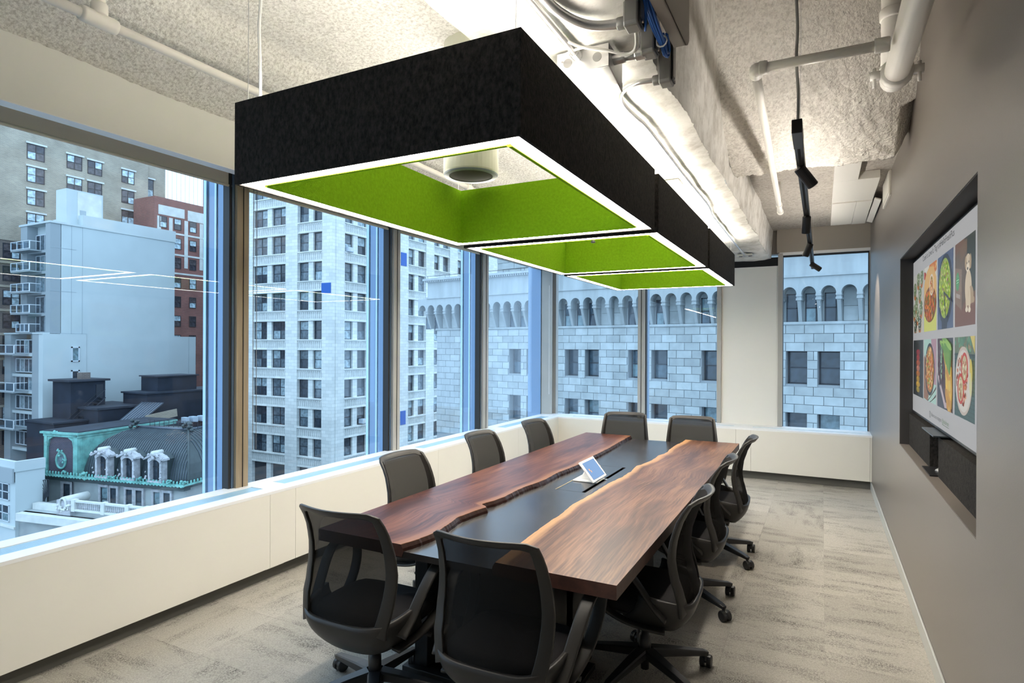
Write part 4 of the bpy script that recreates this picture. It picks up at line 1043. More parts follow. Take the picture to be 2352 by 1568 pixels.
BX(XW - .020, XW - .016, 6.14, 6.69, 3.02, 3.255).build('panel_frame', M['duct'], t, bevel=.002)
o = BX(-.97, -.88, 4.20, 4.37, 2.79, 2.83).build('ceiling_box', M['speaker_body'], bevel=.004); tag(o, 'small cream box fixed under the beam behind the lamp', 'box')
# ---------------------------------------------------------------- outside: materials
def brickmat(name, c1, c2, mortar, sx, sy, rough=.9, mort=.012, stain=.18):
    m, t, p = new_mat(name)
    p.inputs['Roughness'].default_value = rough; p.inputs['Specular IOR Level'].default_value = .2
    tc = t.nodes.new('ShaderNodeTexCoord').outputs['Object']
    sp = N(t, 'ShaderNodeSeparateXYZ'); t.links.new(tc, sp.inputs[0])
    ad = N(t, 'ShaderNodeMath', operation='ADD'); t.links.new(sp.outputs['X'], ad.inputs[0]); t.links.new(sp.outputs['Y'], ad.inputs[1])
    cb = N(t, 'ShaderNodeCombineXYZ'); t.links.new(ad.outputs[0], cb.inputs['X']); t.links.new(sp.outputs['Z'], cb.inputs['Y'])
    br = N(t, 'ShaderNodeTexBrick'); br.inputs['Color1'].default_value = (*c1, 1); br.inputs['Color2'].default_value = (*c2, 1); br.inputs['Mortar'].default_value = (*mortar, 1)
    br.inputs['Scale'].default_value = 1; br.inputs['Brick Width'].default_value = sx; br.inputs['Row Height'].default_value = sy; br.inputs['Mortar Size'].default_value = mort
    t.links.new(cb.outputs[0], br.inputs['Vector'])
    n = N(t, 'ShaderNodeTexNoise'); n.inputs['Scale'].default_value = .35; n.inputs['Detail'].default_value = 5; t.links.new(tc, n.inputs['Vector'])
    mr = N(t, 'ShaderNodeMapRange'); mr.inputs['From Min'].default_value = .3; mr.inputs['From Max'].default_value = .7; mr.inputs['To Min'].default_value = 1 - stain; mr.inputs['To Max'].default_value = 1 + stain * .5
    t.links.new(n.outputs['Fac'], mr.inputs['Value'])
    vm = N(t, 'ShaderNodeVectorMath', operation='SCALE'); t.links.new(br.outputs['Color'], vm.inputs[0]); t.links.new(mr.outputs[0], vm.inputs['Scale']); t.links.new(vm.outputs[0], p.inputs['Base Color'])
    return m
M['terra'] = brickmat('white_terracotta', (.70, .71, .68), (.58, .60, .58), (.48, .50, .50), 1.0, .42, .6, .02, .08)
M['terra_dk'] = pmat('terracotta_ornament', (.50, .52, .51), .7, noise_amt=.15, nscale=2)
M['stone_wall'] = pmat('stone_joint', (.25, .27, .28), .9)
M['ashlar'] = pmat('ashlar_stone', (.37, .40, .40), .85, noise_amt=.12, nscale=1.6, rnd=.16)
M['ashlar_plain'] = pmat('ashlar_plain', (.36, .39, .395), .85, noise_amt=.14, nscale=1.1, stretch=(1.5, 1, .35))
M['brown_brick'] = brickmat('buff_brown_brick', (.40, .34, .26), (.33, .285, .225), (.42, .38, .32), .45, .16, .9, .02, .22)
M['dark_brick'] = brickmat('dark_brown_brick', (.17, .135, .115), (.135, .11, .10), (.22, .20, .19), .4, .15, .9, .015)
M['red_brick'] = brickmat('red_brick', (.30, .115, .095), (.24, .10, .085), (.30, .20, .18), .4, .15, .9, .015, .2)
M['patch'] = pmat('white_render_patch', (.62, .63, .60), .9, noise_amt=.1, nscale=1)
M['stucco'] = pmat('pale_stucco', (.48, .54, .55), .9, noise_amt=.05, nscale=.25, detail=6)
M['stucco_j'] = pmat('stucco_joint', (.34, .39, .42), .9)
M['stucco_side'] = pmat('grey_side_panel', (.30, .34, .36), .8)
M['dark_roof'] = pmat('black_roofing', (.018, .025, .040), .7, noise_amt=.3, nscale=.8)
M['dark_wall'] = pmat('black_painted_wall', (.012, .017, .030), .75, noise_amt=.3, nscale=.6)
M['metal_roof'] = pmat('standing_seam', (.10, .12, .15), .35, metal=.4)
M['copper'] = pmat('verdigris_copper', (.16, .40, .36), .7, noise_amt=.3, nscale=1.5)
M['lead'] = pmat('dark_slate_dome', (.045, .062, .066), .5, noise_amt=.22, nscale=1.2)
M['slate_brick'] = brickmat('violet_grey_brick', (.085, .075, .10), (.065, .06, .08), (.10, .09, .11), .3, .11, .9, .02)
M['dormer_stone'] = pmat('dormer_stone', (.42, .42, .44), .85, noise_amt=.25, nscale=2.5)
M['cream_wall'] = pmat('limestone_wall', (.33, .36, .36), .9, noise_amt=.15, nscale=.7)
M['win_frame'] = pmat('dark_window_frame', (.022, .026, .036), .5)
M['win_frame_w'] = pmat('white_window_frame', (.55, .60, .64), .5)
M['win_frame_b'] = pmat('brown_window_frame', (.05, .035, .035), .5)
M['asphalt'] = pmat('street_asphalt', (.06, .065, .07), .9)
M['rail'] = pmat('white_rail', (.62, .67, .70), .5)
M['banner'] = pmat('blue_banner', (.02, .10, .38), .7)
M['ac'] = pmat('ac_unit', (.42, .50, .58), .6)
M['bal_glass'] = glass_mat('balcony_glass', (.75, .85, .92), .12, .5)

def pane_mat(name, a, b, th, curtain=(.30, .38, .42)):
    """glass with some blinds or curtains behind, picked per pane"""
    m, t, p = new_mat(name)
    p.inputs['Roughness'].default_value = .12; p.inputs['Specular IOR Level'].default_value = .55
    oi = t.nodes.new('ShaderNodeObjectInfo'); r = N(t, 'ShaderNodeValToRGB'); r.color_ramp.interpolation = 'CONSTANT'
    r.color_ramp.elements[0].color = (*a, 1); r.color_ramp.elements[1].position = th; r.color_ramp.elements[1].color = (*curtain, 1)
    e = r.color_ramp.elements.new(th * .5); e.color = (*b, 1)
    t.links.new(oi.outputs['Random'], r.inputs[0])
    tc = t.nodes.new('ShaderNodeTexCoord').outputs['Object']; n = N(t, 'ShaderNodeTexNoise'); n.inputs['Scale'].default_value = 2.5; t.links.new(tc, n.inputs['Vector'])
    mr = N(t, 'ShaderNodeMapRange'); mr.inputs['From Min'].default_value = .35; mr.inputs['From Max'].default_value = .65; mr.inputs['To Min'].default_value = .65; mr.inputs['To Max'].default_value = 1.25; t.links.new(n.outputs['Fac'], mr.inputs['Value'])
    vm = N(t, 'ShaderNodeVectorMath', operation='SCALE'); t.links.new(r.outputs[0], vm.inputs[0]); t.links.new(mr.outputs[0], vm.inputs['Scale']); t.links.new(vm.outputs[0], p.inputs['Base Color'])
    return m
M['pane'] = pane_mat('office_pane', (.035, .045, .06), (.10, .13, .155), .74, (.27, .345, .38))
M['pane_dark'] = pane_mat('dark_pane', (.035, .05, .068), (.065, .10, .13), .80, (.16, .24, .27))
M['pane_red'] = pane_mat('curtained_pane', (.06, .055, .065), (.10, .085, .09), .62, (.50, .62, .68))

_WC = {}
def window(parent, kind, c, w, h, face, frame='win_frame', pane='pane', sash=True, depth=.10, cols=1, fw=.09):
    """window with frame and panes; c = centre on the glass plane in parent's frame, face '-y' or '+x' """
    key = (kind, w, h, face, frame, pane, cols)
    if key not in _WC:
        f = MB()
        def A(mb, a0, a1, z0, z1, d0, d1):
            if face == '-y': mb.box(a0, a1, d0, d1, z0, z1)
            else: mb.box(-d1, -d0, a0, a1, z0, z1)
        A(f, -w / 2, w / 2, h / 2 - fw, h / 2, -depth / 2, depth / 2); A(f, -w / 2, w / 2, -h / 2, -h / 2 + fw, -depth / 2, depth / 2)
        A(f, -w / 2, -w / 2 + fw, -h / 2, h / 2, -depth / 2, depth / 2); A(f, w / 2 - fw, w / 2, -h / 2, h / 2, -depth / 2, depth / 2)
        if sash: A(f, -w / 2, w / 2, -.035, .035, -depth / 2, depth / 2)
        for q in range(1, cols): A(f, -w / 2 + w * q / cols - .05, -w / 2 + w * q / cols + .05, -h / 2, h / 2, -depth / 2, depth / 2)
        o = f.build('window', M[frame], parent, local=True); fm = o.data
        bpy.data.objects.remove(o)
        ps = []
        hs = ((-h / 2 + .02, 0), (0, h / 2 - .02)) if sash else ((-h / 2 + .02, h / 2 - .02),)
        for q in range(cols):
            for z0, z1 in hs:
                g = MB(); A(g, -w / 2 + w * q / cols + .02, -w / 2 + w * (q + 1) / cols - .02, z0, z1, .0, .02)
                po = g.build('pane', M[pane], parent, local=True); ps.append(po.data); bpy.data.objects.remove(po)
        _WC[key] = (fm, ps)
    fm, ps = _WC[key]
    o = bpy.data.objects.new('window', fm); COL.objects.link(o); o.parent = parent; o.location = c
    for pm in ps:
        q = bpy.data.objects.new('pane', pm); COL.objects.link(q); q.parent = o
    return o

# ---------------------------------------------------------------- white terracotta tower
XT, YT = -54.3, 56.57
tw = thing('office_tower', 'tall white terracotta office tower with paired windows seen through the middle panes', 'building', (XT, YT, -30))
def Lo(x, y, z): return (x - XT, y - YT, z + 30)
rows = [12.3 + 3.75 * k for k in range(-6, 4)]
ztop, zbot = rows[-1] + 3.0, -30
wh = 2.35
rec = .45
# left face (facing -Y), x from -71.2 to XT
lcols = [(-68.6, -65.95), (-65.1, -62.35), (-60.2, -58.45), (-57.65, -55.95)]
rcols = [(58.7, 60.45), (61.3, 63.1), (65.2, 66.95), (67.85, 69.65), (72.05, 73.75), (74.75, 76.5), (78.65, 80.4), (81.4, 83.15), (85.5, 87.2), (88.1, 89.8)]
def pier(a0, a1, face, out=0.0):
    mb = MB()
    if face == 'L': mb.box(a0, a1, YT - out, YT + .6, zbot, ztop)
    else: mb.box(XT - .6, XT + out, a0, a1, zbot, ztop)
    mb.build('pier', M['terra'], tw)
BX(-71.0, XT - rec - .05, YT + rec + .05, 125, zbot, ztop - .1).build('core_wall', M['win_frame'], tw)
for a0, a1, o_ in ((-71.2, -68.6, .0), (-65.95, -65.1, -.12), (-62.35, -60.2, .08), (-58.45, -57.65, -.12), (-55.95, XT, .08)): pier(a0, a1, 'L', o_)
ys_ = [YT + .0] + [v for c in rcols for v in c] + [92]
pr = [(YT + .6, 58.7, .08), (60.45, 61.3, -.12), (63.1, 65.2, .08), (66.95, 67.85, -.12), (69.65, 72.05, .08), (73.75, 74.75, -.12), (76.5, 78.65, .08), (80.4, 81.4, -.12), (83.15, 85.5, .08), (87.2, 88.1, -.12), (89.8, 92, .08), (92, 125, .0)]
for a0, a1, o_ in pr: pier(a0, a1, 'R', o_)
# spandrels with sill ledge and ornament
spans = [('L', -68.6, -62.35), ('L', -60.2, -55.95), ('R', 58.7, 63.1), ('R', 65.2, 69.65), ('R', 72.05, 76.5), ('R', 78.65, 83.15), ('R', 85.5, 89.8)]
def fbox(mb, f, a0, a1, d0, d1, z0, z1):
    if f == 'L': mb.box(a0, a1, YT + d0, YT + d1, z0, z1)
    else: mb.box(XT - d1, XT - d0, a0, a1, z0, z1)
for f, a0, a1 in spans:
    for zt2 in rows + [rows[0] - 3.75]:
        z0, z1 = zt2, zt2 + 3.75 - wh      # between head of one window and the sill of the next
        mb = MB(); fbox(mb, f, a0, a1, .06, .5, z0, z1); fbox(mb, f, a0 - .05, a1 + .05, -.12, .1, z1 - .16, z1 - .02); fbox(mb, f, a0, a1, -.02, .1, z0, z0 + .12)
        sp_ = mb.build('spandrel', M['terra'], tw)
        om = MB(); n = int((a1 - a0) / .33)
        for i in range(n):
            c_ = a0 + (i + .5) * (a1 - a0) / n
            fbox(om, f, c_ - .05, c_ + .05, .0, .08, z0 + .3, z1 - .34)
            fbox(om, f, c_ - .10, c_ + .10, -.02, .08, z1 - .42, z1 - .28)
        o = om.build('ornament', M['terra_dk'], sp_, kind='stuff')
for zt2 in rows:
    for (a, b) in lcols:
        window(tw, 'L%.2f' % (b - a), Lo((a + b) / 2, YT + rec, zt2 - wh / 2), round(b - a, 2), wh, '-y', cols=2 if b - a > 2 else 1)
    for (a, b) in rcols:
        window(tw, 'R', Lo(XT - rec, (a + b) / 2, zt2 - wh / 2), 1.76, wh, '+x')
for lb, (x, y, z) in (('pale blue window air conditioner high on the tower right face', (XT + .2, 59.1, 14.0)), ('pale blue window air conditioner low on the tower right face', (XT + .2, 61.9, -8.35)), ('grey window air conditioner on the tower far face behind the second mullion', (XT + .2, 78.9, 7.6 - 1.9))):
    t = thing('air_conditioner', lb, 'air conditioner', (x, y, z - .3), group='window air conditioners on the white tower')
    BX(x - .5, x + .25, y - .1, y + .85, z - .3, z + .3).build('casing', M['ac'], t, bevel=.04)
    BX(x + .25, x + .27, y + .0, y + .75, z - .2, z + .2).build('vent_grille', M['terra_dk'], t)
for lb, f, a0, a1, z0, z1 in (('blue square sheet on the tower corner pier', 'L', -55.95, -54.42, 8.2, 9.5), ('blue tall sheet on the tower right face, upper', 'R', 70.2, 71.5, 13.3, 15.2), ('blue tall sheet on the tower right face, lower', 'R', 70.2, 71.4, -9.8, -7.8)):
    mb = MB(); fbox(mb, f, a0, a1, -.16, -.10, z0, z1); o = mb.build('blue_sheet', M['banner']); tag(o, lb, 'sheet', 'blue sheets on the white tower')

# ---------------------------------------------------------------- ashlar building with arcade (rotated about 9 degrees)
AB = thing('stone_building', 'grey ashlar stone building with an arcade of round arches behind the far windows', 'building', (0, 40, -30), math.radians(-9))
LOC = dict(local=True)
def L3(x, y, z): return (x, y, z + 30)
def SB(mb, x0, x1, y0, y1, z0, z1): return mb.box(x0, x1, y0, y1, z0 + 30, z1 + 30)
SX0, SX1 = -30.95, 7.2
CH = .531; ZL = 3.04
wpairs = [-22.93, -17.65, -12.40, -7.15, -1.97, 3.3]
wx = [(s, s + 1.17) for p_ in wpairs for s in (p_, p_ + 1.74)]
wz = [(1.447 - 3.717 * k - 1.98, 1.447 - 3.717 * k) for k in range(0, 4)]
# backing wall with real openings
xs = sorted({SX0, SX1} | {v for w_ in wx for v in w_})
bk = MB(); prev = SX0
for a, b in wx:
    SB(bk, prev, a, .03, .9, -30, ZL); prev = b
SB(bk, prev, SX1, .03, .9, -30, ZL)
for a, b in wx:
    z = ZL
    for z0, z1 in wz: SB(bk, a, b, .03, .9, z1, z); z = z0
    SB(bk, a, b, .03, .9, -30, z)
bk.build('wall', M['stone_wall'], AB, **LOC)
for a, b in wx:
    for z0, z1 in wz:
        window(AB, 'st', L3((a + b) / 2, .62, (z0 + z1) / 2), 1.17, 1.98, '-y', frame='win_frame', pane='pane_dark', fw=.07)
stones = []; stuff = MB()
for k in range(0, 17):
    z1 = ZL - k * CH; z0 = z1 - CH; x = SX0 - (.0 if k % 2 else .5); j = 0
    while x < SX1:
        L_ = 1.052; a, b = max(x, SX0), min(x + L_, SX1); x += L_
        segs_ = [(a, b)]
        for wa, wb2 in wx:
            hit = any(z0 < w1 - .05 and z1 > w0 + .05 for w0, w1 in wz)
            if hit:
                ns = []
                for p_, q_ in segs_:
                    if q_ <= wa or p_ >= wb2: ns.append((p_, q_))
                    else:
                        if p_ < wa: ns.append((p_, wa))
                        if q_ > wb2: ns.append((wb2, q_))
                segs_ = ns
        for p_, q_ in segs_:
            if q_ - p_ > .12: stones.append((p_, q_, z0, z1, k))
def vis(s):
    m_ = (s[0] + s[1]) / 2
    if s[4] > 13: return 1e6 + s[4]
    for a, b in ((-31, -26.7), (-25.3, -20.3), (-18.3, -10.75), (-10.7, -6.0), (-2.2, 2.6)):
        if a < m_ < b: return -m_
    return 1e5 - m_
stones.sort(key=vis)
g = .016
for i, (a, b, z0, z1, k) in enumerate(stones):
    pr_ = -.03 - .02 * random.random()
    if i < 298: SB(MB(), a + g, b - g, pr_, .06, z0 + g, z1 - g).build('stone', M['ashlar'], AB, **LOC)
    else: SB(stuff, a + g, b - g, pr_, .06, z0 + g, z1 - g)
stuff.build('stone_courses', M['ashlar_plain'], AB, kind='stuff', **LOC)
# roll moulding ledge
MB().tube([L3(SX0 - .1, -.02, 3.12), L3(SX1, -.02, 3.12)], .11, 10).build('ledge', M['ashlar_plain'], AB, smooth=True, **LOC)
# arcade: arches k=-31..6, spacing 1.052, s=.42+1.052k
OV = .62
AH = 4.83; AR = .40
SB(MB(), SX0 - OV + .1, SX1, .28, .9, 3.2, 6.0).build('arcade_back_wall', M['ashlar_plain'], AB, **LOC)
ar_me = br_me = None
def addk(name, me, x, parent=AB):
    o = bpy.data.objects.new(name, me); COL.objects.link(o); o.parent = parent; o.location = (x, 0, 0); return o
sp2 = 1.052 / 2
for k in range(-31, 7):
    s = .42 + 1.052 * k
    if ar_me is None:
        n = 14; pts = [(-sp2, AH), (-AR, AH)] + [(-AR * math.cos(PI * i / n), AH + AR * 1.12 * math.sin(PI * i / n)) for i in range(1, n)] + [(AR, AH), (sp2, AH), (sp2, 5.86), (-sp2, 5.86)]
        a = MB()
        # two halves keep the faces convex enough
        top = 5.86
        for i in range(n):
            x0_, z0_ = -AR * math.cos(PI * i / n), AH + AR * 1.12 * math.sin(PI * i / n); x1_, z1_ = -AR * math.cos(PI * (i + 1) / n), AH + AR * 1.12 * math.sin(PI * (i + 1) / n)
            a.prism([(x0_, z0_ + 30), (x1_, z1_ + 30), (x1_, top + 30), (x0_, top + 30)], -OV, .3)
        a.box(-sp2, -AR, -OV, .3, AH + 30, top + 30).box(AR, sp2, -OV, .3, AH + 30, top + 30)
        o = a.build('arch', M['ashlar_plain'], AB, **LOC); ar_me = o.data; o.location.x = s
        b = MB()
        for wd, z0_, z1_, ya, yb2 in ((.30, 4.70, AH, -OV - .03, .3), (.26, 4.60, 4.70, -OV + .02, .3), (.31, 4.47, 4.60, -OV - .02, .3), (.22, 4.40, 4.47, -OV + .06, .3)):
            b.box(-wd / 2, wd / 2, ya, yb2, z0_ + 30, z1_ + 30)
        b.prism([(.3, 33.2), (-.06, 33.2), (-.12, 33.3), (-OV + .05, 34.40), (.3, 34.40)], -.095, .095, 'x')
        o = b.build('bracket', M['ashlar_plain'], AB, **LOC); br_me = o.data; o.location.x = s + sp2
    else:
        addk('arch', ar_me, s); addk('bracket', br_me, s + sp2)
    if k % 5 in (3, 4, 0):      # glazed bays
        window(AB, 'ar', L3(s, .22, 4.05), .62, 1.75, '-y', frame='win_frame', pane='pane_dark', fw=.06, depth=.06)
    else:
        SB(MB(), s - .37, s + .37, .20, .30, 3.25, 4.1).build('stone', M['ashlar'], AB, **LOC)
        SB(MB(), s - .37, s + .37, .20, .30, 4.12, 5.2).build('stone', M['ashlar'], AB, **LOC)
up = MB(); SB(up, SX0 - OV, SX1, -OV + .02, .9, 5.86, 7.35); up.build('upper_wall', M['ashlar_plain'], AB, **LOC)
SB(MB(), SX0 - OV - .06, SX1, -OV - .10, -OV + .1, 5.84, 5.98).build('string_course', M['ashlar_plain'], AB, **LOC)
cn = MB(); SB(cn, SX0 - OV - .3, SX1, -OV - .32, .9, 7.42, 7.60); SB(cn, SX0 - OV - .15, SX1, -OV - .15, .9, 7.30, 7.42)
cn.build('cornice', M['ashlar_plain'], AB, **LOC)
dn_ = MB()
x = SX0 - OV - .1
while x < SX1: SB(dn_, x, x + .1, -OV - .26, -OV - .1, 7.28, 7.42); x += .22
dn_.build('dentils', M['ashlar'], AB, kind='stuff', **LOC)
rl = MB()
rl.tube([L3(SX0 - .6, -OV - .1, 7.82), L3(SX1, -OV - .1, 7.82)], .02, 5)
x = SX0 - .5
while x < SX1: rl.tube([L3(x, -OV - .1, 7.6), L3(x, -OV - .1, 7.82)], .015, 4); x += 2.1
rl.build('roof_rail', M['win_frame'], AB, **LOC)
SB(MB(), -25.1, SX1, 1.2, 6, 7.3, 16).build('upper_storey', M['ashlar_plain'], AB, **LOC)
for k in range(14):
    z0 = 7.62 + k * CH; x = -25.1 + (.55 if k % 2 else 0)
    while x < -14:
        if k < 5: SB(MB(), x + g, x + 1.25 - g, 1.13, 1.22, z0 + g, z0 + CH - g).build('stone', M['ashlar'], AB, **LOC) if x < -20 else None
        x += 1.25
SB(MB(), SX0 + .1, SX1, .9, 14, -30, 7.3).build('building_core', M['ashlar_plain'], AB, **LOC)

# ---------------------------------------------------------------- stucco building with balconies
XS2, YS2 = -87.0, 41.17
sb = thing('apartment_block', 'pale blue-grey blank-walled apartment block with stacked white balconies', 'building', (XS2, YS2, -30))
BX(-94.2, XS2, YS2 + 1.2, 57.7, -30, 17.2).build('blank_wall', M['stucco'], sb)
BX(-94.2, XS2 - .01, 57.7, 61.2, -30, 2.9).build('blank_wall', M['stucco'], sb)
BX(-88.1, XS2, YS2, YS2 + 1.25, 3.1, 17.2).build('corner_wall', M['stucco_side'], sb)
BX(-94.2, -92.6, YS2, YS2 + 1.25, 3.1, 17.2).build('corner_wall', M['stucco_side'], sb)
BX(-94.5, XS2 + .12, YS2 - .1, 44.9, 17.1, 17.35).build('roof_edge', M['stucco'], sb)
BX(-94.2, XS2 + .08, 44.9, 57.8, 17.1, 18.75).build('parapet', M['stucco'], sb)
for z in (14.0, 8.45, 3.05, -2.3): BX(XS2, XS2 + .02, YS2, 44.2 if z > 3.1 else 45.5, z, z + .05).build('joint', M['stucco_j'], sb)
for y in (43.6, 44.9): BX(XS2, XS2 + .02, y, y + .05, -6, 17.1).build('joint', M['stucco_j'], sb)
BX(XS2, XS2 + .02, 60.0, 60.05, -6, 2.8).build('joint', M['stucco_j'], sb)
for i, zf in enumerate((13.75, 11.05, 8.36, 5.64, 3.2)):
    BX(-92.6, -88.1, YS2 + .1, YS2 + 1.25, zf - .35 if i < 4 else zf - .3, zf).build('floor_slab', M['stucco_side'], sb)
    window(sb, 'door_w', (-90.35 - XS2, 1.0, zf + 1.15 + 30), 4.4, 2.25, '-y', frame='win_frame_w', pane='pane', cols=4, fw=.12, sash=False)
    b = thing('b', '', 'x') if False else None
    x0, x1 = (-95.0, -90.0) if i < 4 else (-92.4, -90.1)
    bal = BX(x0 + 1.2 if i < 4 else x0, x1 + .8, YS2 - 1.3, YS2 + .1, zf - .18, zf - .02).build('balcony_floor', M['stucco_side'], sb)
    rb = MB(); xa, xb_ = x0 + 1.2 if i < 4 else x0, x1 + .8
    for xx in [xa + (xb_ - xa) * q / 3 for q in range(4)]: rb.box(xx - .05, xx + .05, YS2 - 1.3, YS2 - 1.2, zf, zf + 1.05)
    rb.box(xa, xb_, YS2 - 1.32, YS2 - 1.2, zf + 1.0, zf + 1.08); rb.box(xa, xb_, YS2 - 1.32, YS2 - 1.2, zf + .02, zf + .10)
    for xx in (xa, xb_): rb.box(xx - .04, xx + .04, YS2 - 1.3, YS2, zf + 1.0, zf + 1.08)
    r_ = rb.build('railing', M['rail'], bal)
    BX(xa, xb_, YS2 - 1.27, YS2 - 1.25, zf + .1, zf + 1.0).build('railing_glass', M['bal_glass'], bal)
# lower wing
BX(-96.4, XS2 + .0, YS2 - .9, YS2, 2.95, 3.15).build('wing_ledge', M['stucco'], sb)
BX(-89.0, XS2 + .1, YS2 - .8, 45.4, -30, 3.0).build('wing_wall', M['stucco'], sb)
BX(-96.4, -94.8, YS2 - .8, YS2 + 1, -30, 3.0).build('wing_wall', M['stucco_side'], sb)
BX(-89.4, XS2 - .9, YS2 - .83, YS2 - .79, -30, 3.0).build('wing_wall', M['stucco_side'], sb)
for zf in (.45, -2.2, -4.35, -7.0, -9.05, -11.8):
    BX(-94.8, -89.4, YS2 - .6, YS2 + .6, zf - .35, zf).build('floor_slab', M['stucco'], sb)
for zc_ in (1.35, -1.1, -3.45, -5.9, -8.2, -10.6):
    window(sb, 'wing_w', (-92.1 - XS2, .2 - .4, zc_ + 30), 5.4, 1.85, '-y', frame='win_frame_w', pane='pane', cols=5, fw=.12, sash=False)
for zf in (.45, -4.35, -9.05):
    bal = BX(-96.8, -90.6, YS2 - 2.3, YS2 - .8, zf - .18, zf).build('balcony_floor', M['stucco_side'], sb)
    rb = MB(); 
    for q in range(4): xx = -96.8 + 6.2 * q / 3; rb.box(xx - .05, xx + .05, YS2 - 2.3, YS2 - 2.2, zf, zf + 1.1)
    rb.box(-96.8, -90.6, YS2 - 2.3, YS2 - 2.2, zf + 1.04, zf + 1.12); rb.box(-96.8, -90.6, YS2 - 2.3, YS2 - 2.2, zf, zf + .08)
    rb.box(-90.66, -90.56, YS2 - 2.3, YS2 - .8, zf + 1.04, zf + 1.12)
    rb.build('railing', M['rail'], bal); BX(-96.8, -90.6, YS2 - 2.26, YS2 - 2.24, zf + .08, zf + 1.0).build('railing_glass', M['bal_glass'], bal)
for z0_, z1_ in ((-.6, 1.35), (-4.6, -1.7), (-7.7, -5.9)):
    window(sb, 'slit%.1f' % z0_, (.12, 2.9, (z0_ + z1_) / 2 + 30), 1.0, z1_ - z0_, '+x', frame='win_frame_w', pane='pane_dark', sash=False, fw=.16, depth=.16)
BX(-90.5, -88.0, 43.5, 48.0, 17.2, 22.1).build('roof_hut', M['stucco'], sb)
BX(-87.99, -87.95, 44.8, 47.8, 18.2, 21.9).build('hut_panel', M['patch'], sb)
BX(-87.95, -87.85, 45.1, 45.8, 18.9, 19.5).build('hut_vent', M['stucco_j'], sb)

# ---------------------------------------------------------------- brown, dark and red brick buildings
bb2 = thing('brick_building', 'tall buff brick building with scattered double windows at the upper left', 'building', (-105, 50, -30))
BX(-125, -105, 28, 64.7, -30, 42).build('brick_wall', M['brown_brick'], bb2); BX(-112, -105.6, 64.7, 68.2, -30, 42).build('brick_wall', M['brown_brick'], bb2)
def fw2(par, X, y0, y1, z0, z1, root, **k):
    w_ = window(par, 'b%.1f' % (y1 - y0), (X - root[0], (y0 + y1) / 2 - root[1], (z0 + z1) / 2 + 30), round(y1 - y0, 1), round(z1 - z0, 1), '+x', **k)
    s_ = BX(X + .0, X + .18, y0 - .15, y1 + .25, z1, z1 + .25).build('lintel', M['patch'], par); return w_
for (y0, y1, zs_, h_) in ((46.6, 48.9, (31.5, 28.1, 24.7, 21.2), 2.3), (51.9, 54.1, (31.4, 27.9), 2.2), (54.9, 57.1, (31.3, 27.9), 2.2), (60.2, 62.3, (31.2, 27.8, 24.4, 21.0), 2.2)):
    for z in zs_:
        fw2(bb2, -105 + .03, y0, y1, z - h_, z, (-105, 50), frame='win_frame_b', pane='pane_red', cols=2)
fw2(bb2, -105.55, 64.9, 66.0, 27.2, 30.8, (-105, 50), frame='win_frame_b', pane='pane', cols=1)
db = thing('brick_building', 'dark brown brick building with big sash windows at the left edge', 'building', (-97, 38, -30))
BX(-104.5, -97, 20, 42.55, -30, 15.7).build('brick_wall', M['dark_brick'], db)
for z in (16.0, 12.9, 9.7, 6.5, 3.3, -.0, -3.2, -6.3, -9.4):
    BX(-97.02, -96.9, 30, 42.5, z - .45, z - .15).build('string_course', M['brown_brick'], db)
for k, z in enumerate((15.1, 12.05, 8.85, 5.7, 2.7, -.4, -3.5, -6.7, -9.8)):
    y1 = 42.3 if k < 4 else 41.4
    window(db, 'd%d' % (k < 4), (.02, (40.35 + y1) / 2 - 38, z - .95 + 30), round(y1 - 40.35, 2), 2.0, '+x', frame='win_frame', pane='pane_red', cols=2 if k < 4 else 1)
rb2 = thing('brick_building', 'red brick building with white rendered patches beside the second mullion', 'building', (-99, 66, -30))
BX(-104.8, -99, 62.1, 78, -30, 26.5).build('brick_wall', M['red_brick'], rb2)
BX(-99.02, -98.96, 62.75, 67.4, 23.6, 25.2).build('render_patch', M['patch'], rb2); BX(-99.02, -98.96, 68.0, 71.6, 23.4, 25.2).build('render_patch', M['patch'], rb2)
for y0 in (62.55, 64.6, 67.4, 70.3):
    BX(-99.02, -98.96, y0, y0 + .65, 15.0 if y0 > 65 else 17, 23.3).build('render_patch', M['patch'], rb2)
for z in (20.9, 17.3, 14.1): BX(-99.02, -98.93, 64.8, 71.8, z - .3, z).build('sill_band', M['patch'], rb2)
for k in range(9):
    z = 23.35 - 3.33 * k
    for y0, y1 in ((62.95, 64.2), (65.5, 66.8), (68.3, 69.7), (71.3, 72.6)):
        window(rb2, 'r', (.03, (y0 + y1) / 2 - 66, z - .95 + 30), 1.3, 1.9, '+x', frame='win_frame_b', pane='pane_red')
# roof fence beyond
rf = thing('roof_screen', 'tall thin white roof screen of vertical bars above the red brick building', 'fence', (-120, 84, 26))
fr = MB()
for i in range(22): fr.box(-120.05, -119.95, 78 + i * .95, 78.07 + i * .95, 28, 40)
fr.build('bars', M['rail'], rf, kind='stuff')
for z in (28, 39.9): BX(-120.1, -119.9, 77, 100, z, z + .25).build('rail', M['win_frame_w'], rf)
MB().box(-104, -103.5, 74.5, 75.1, 26, 34).box(-104, -103.6, 74.5, 86, 33.5, 34.1).build('frame', M['red_brick'], rf)

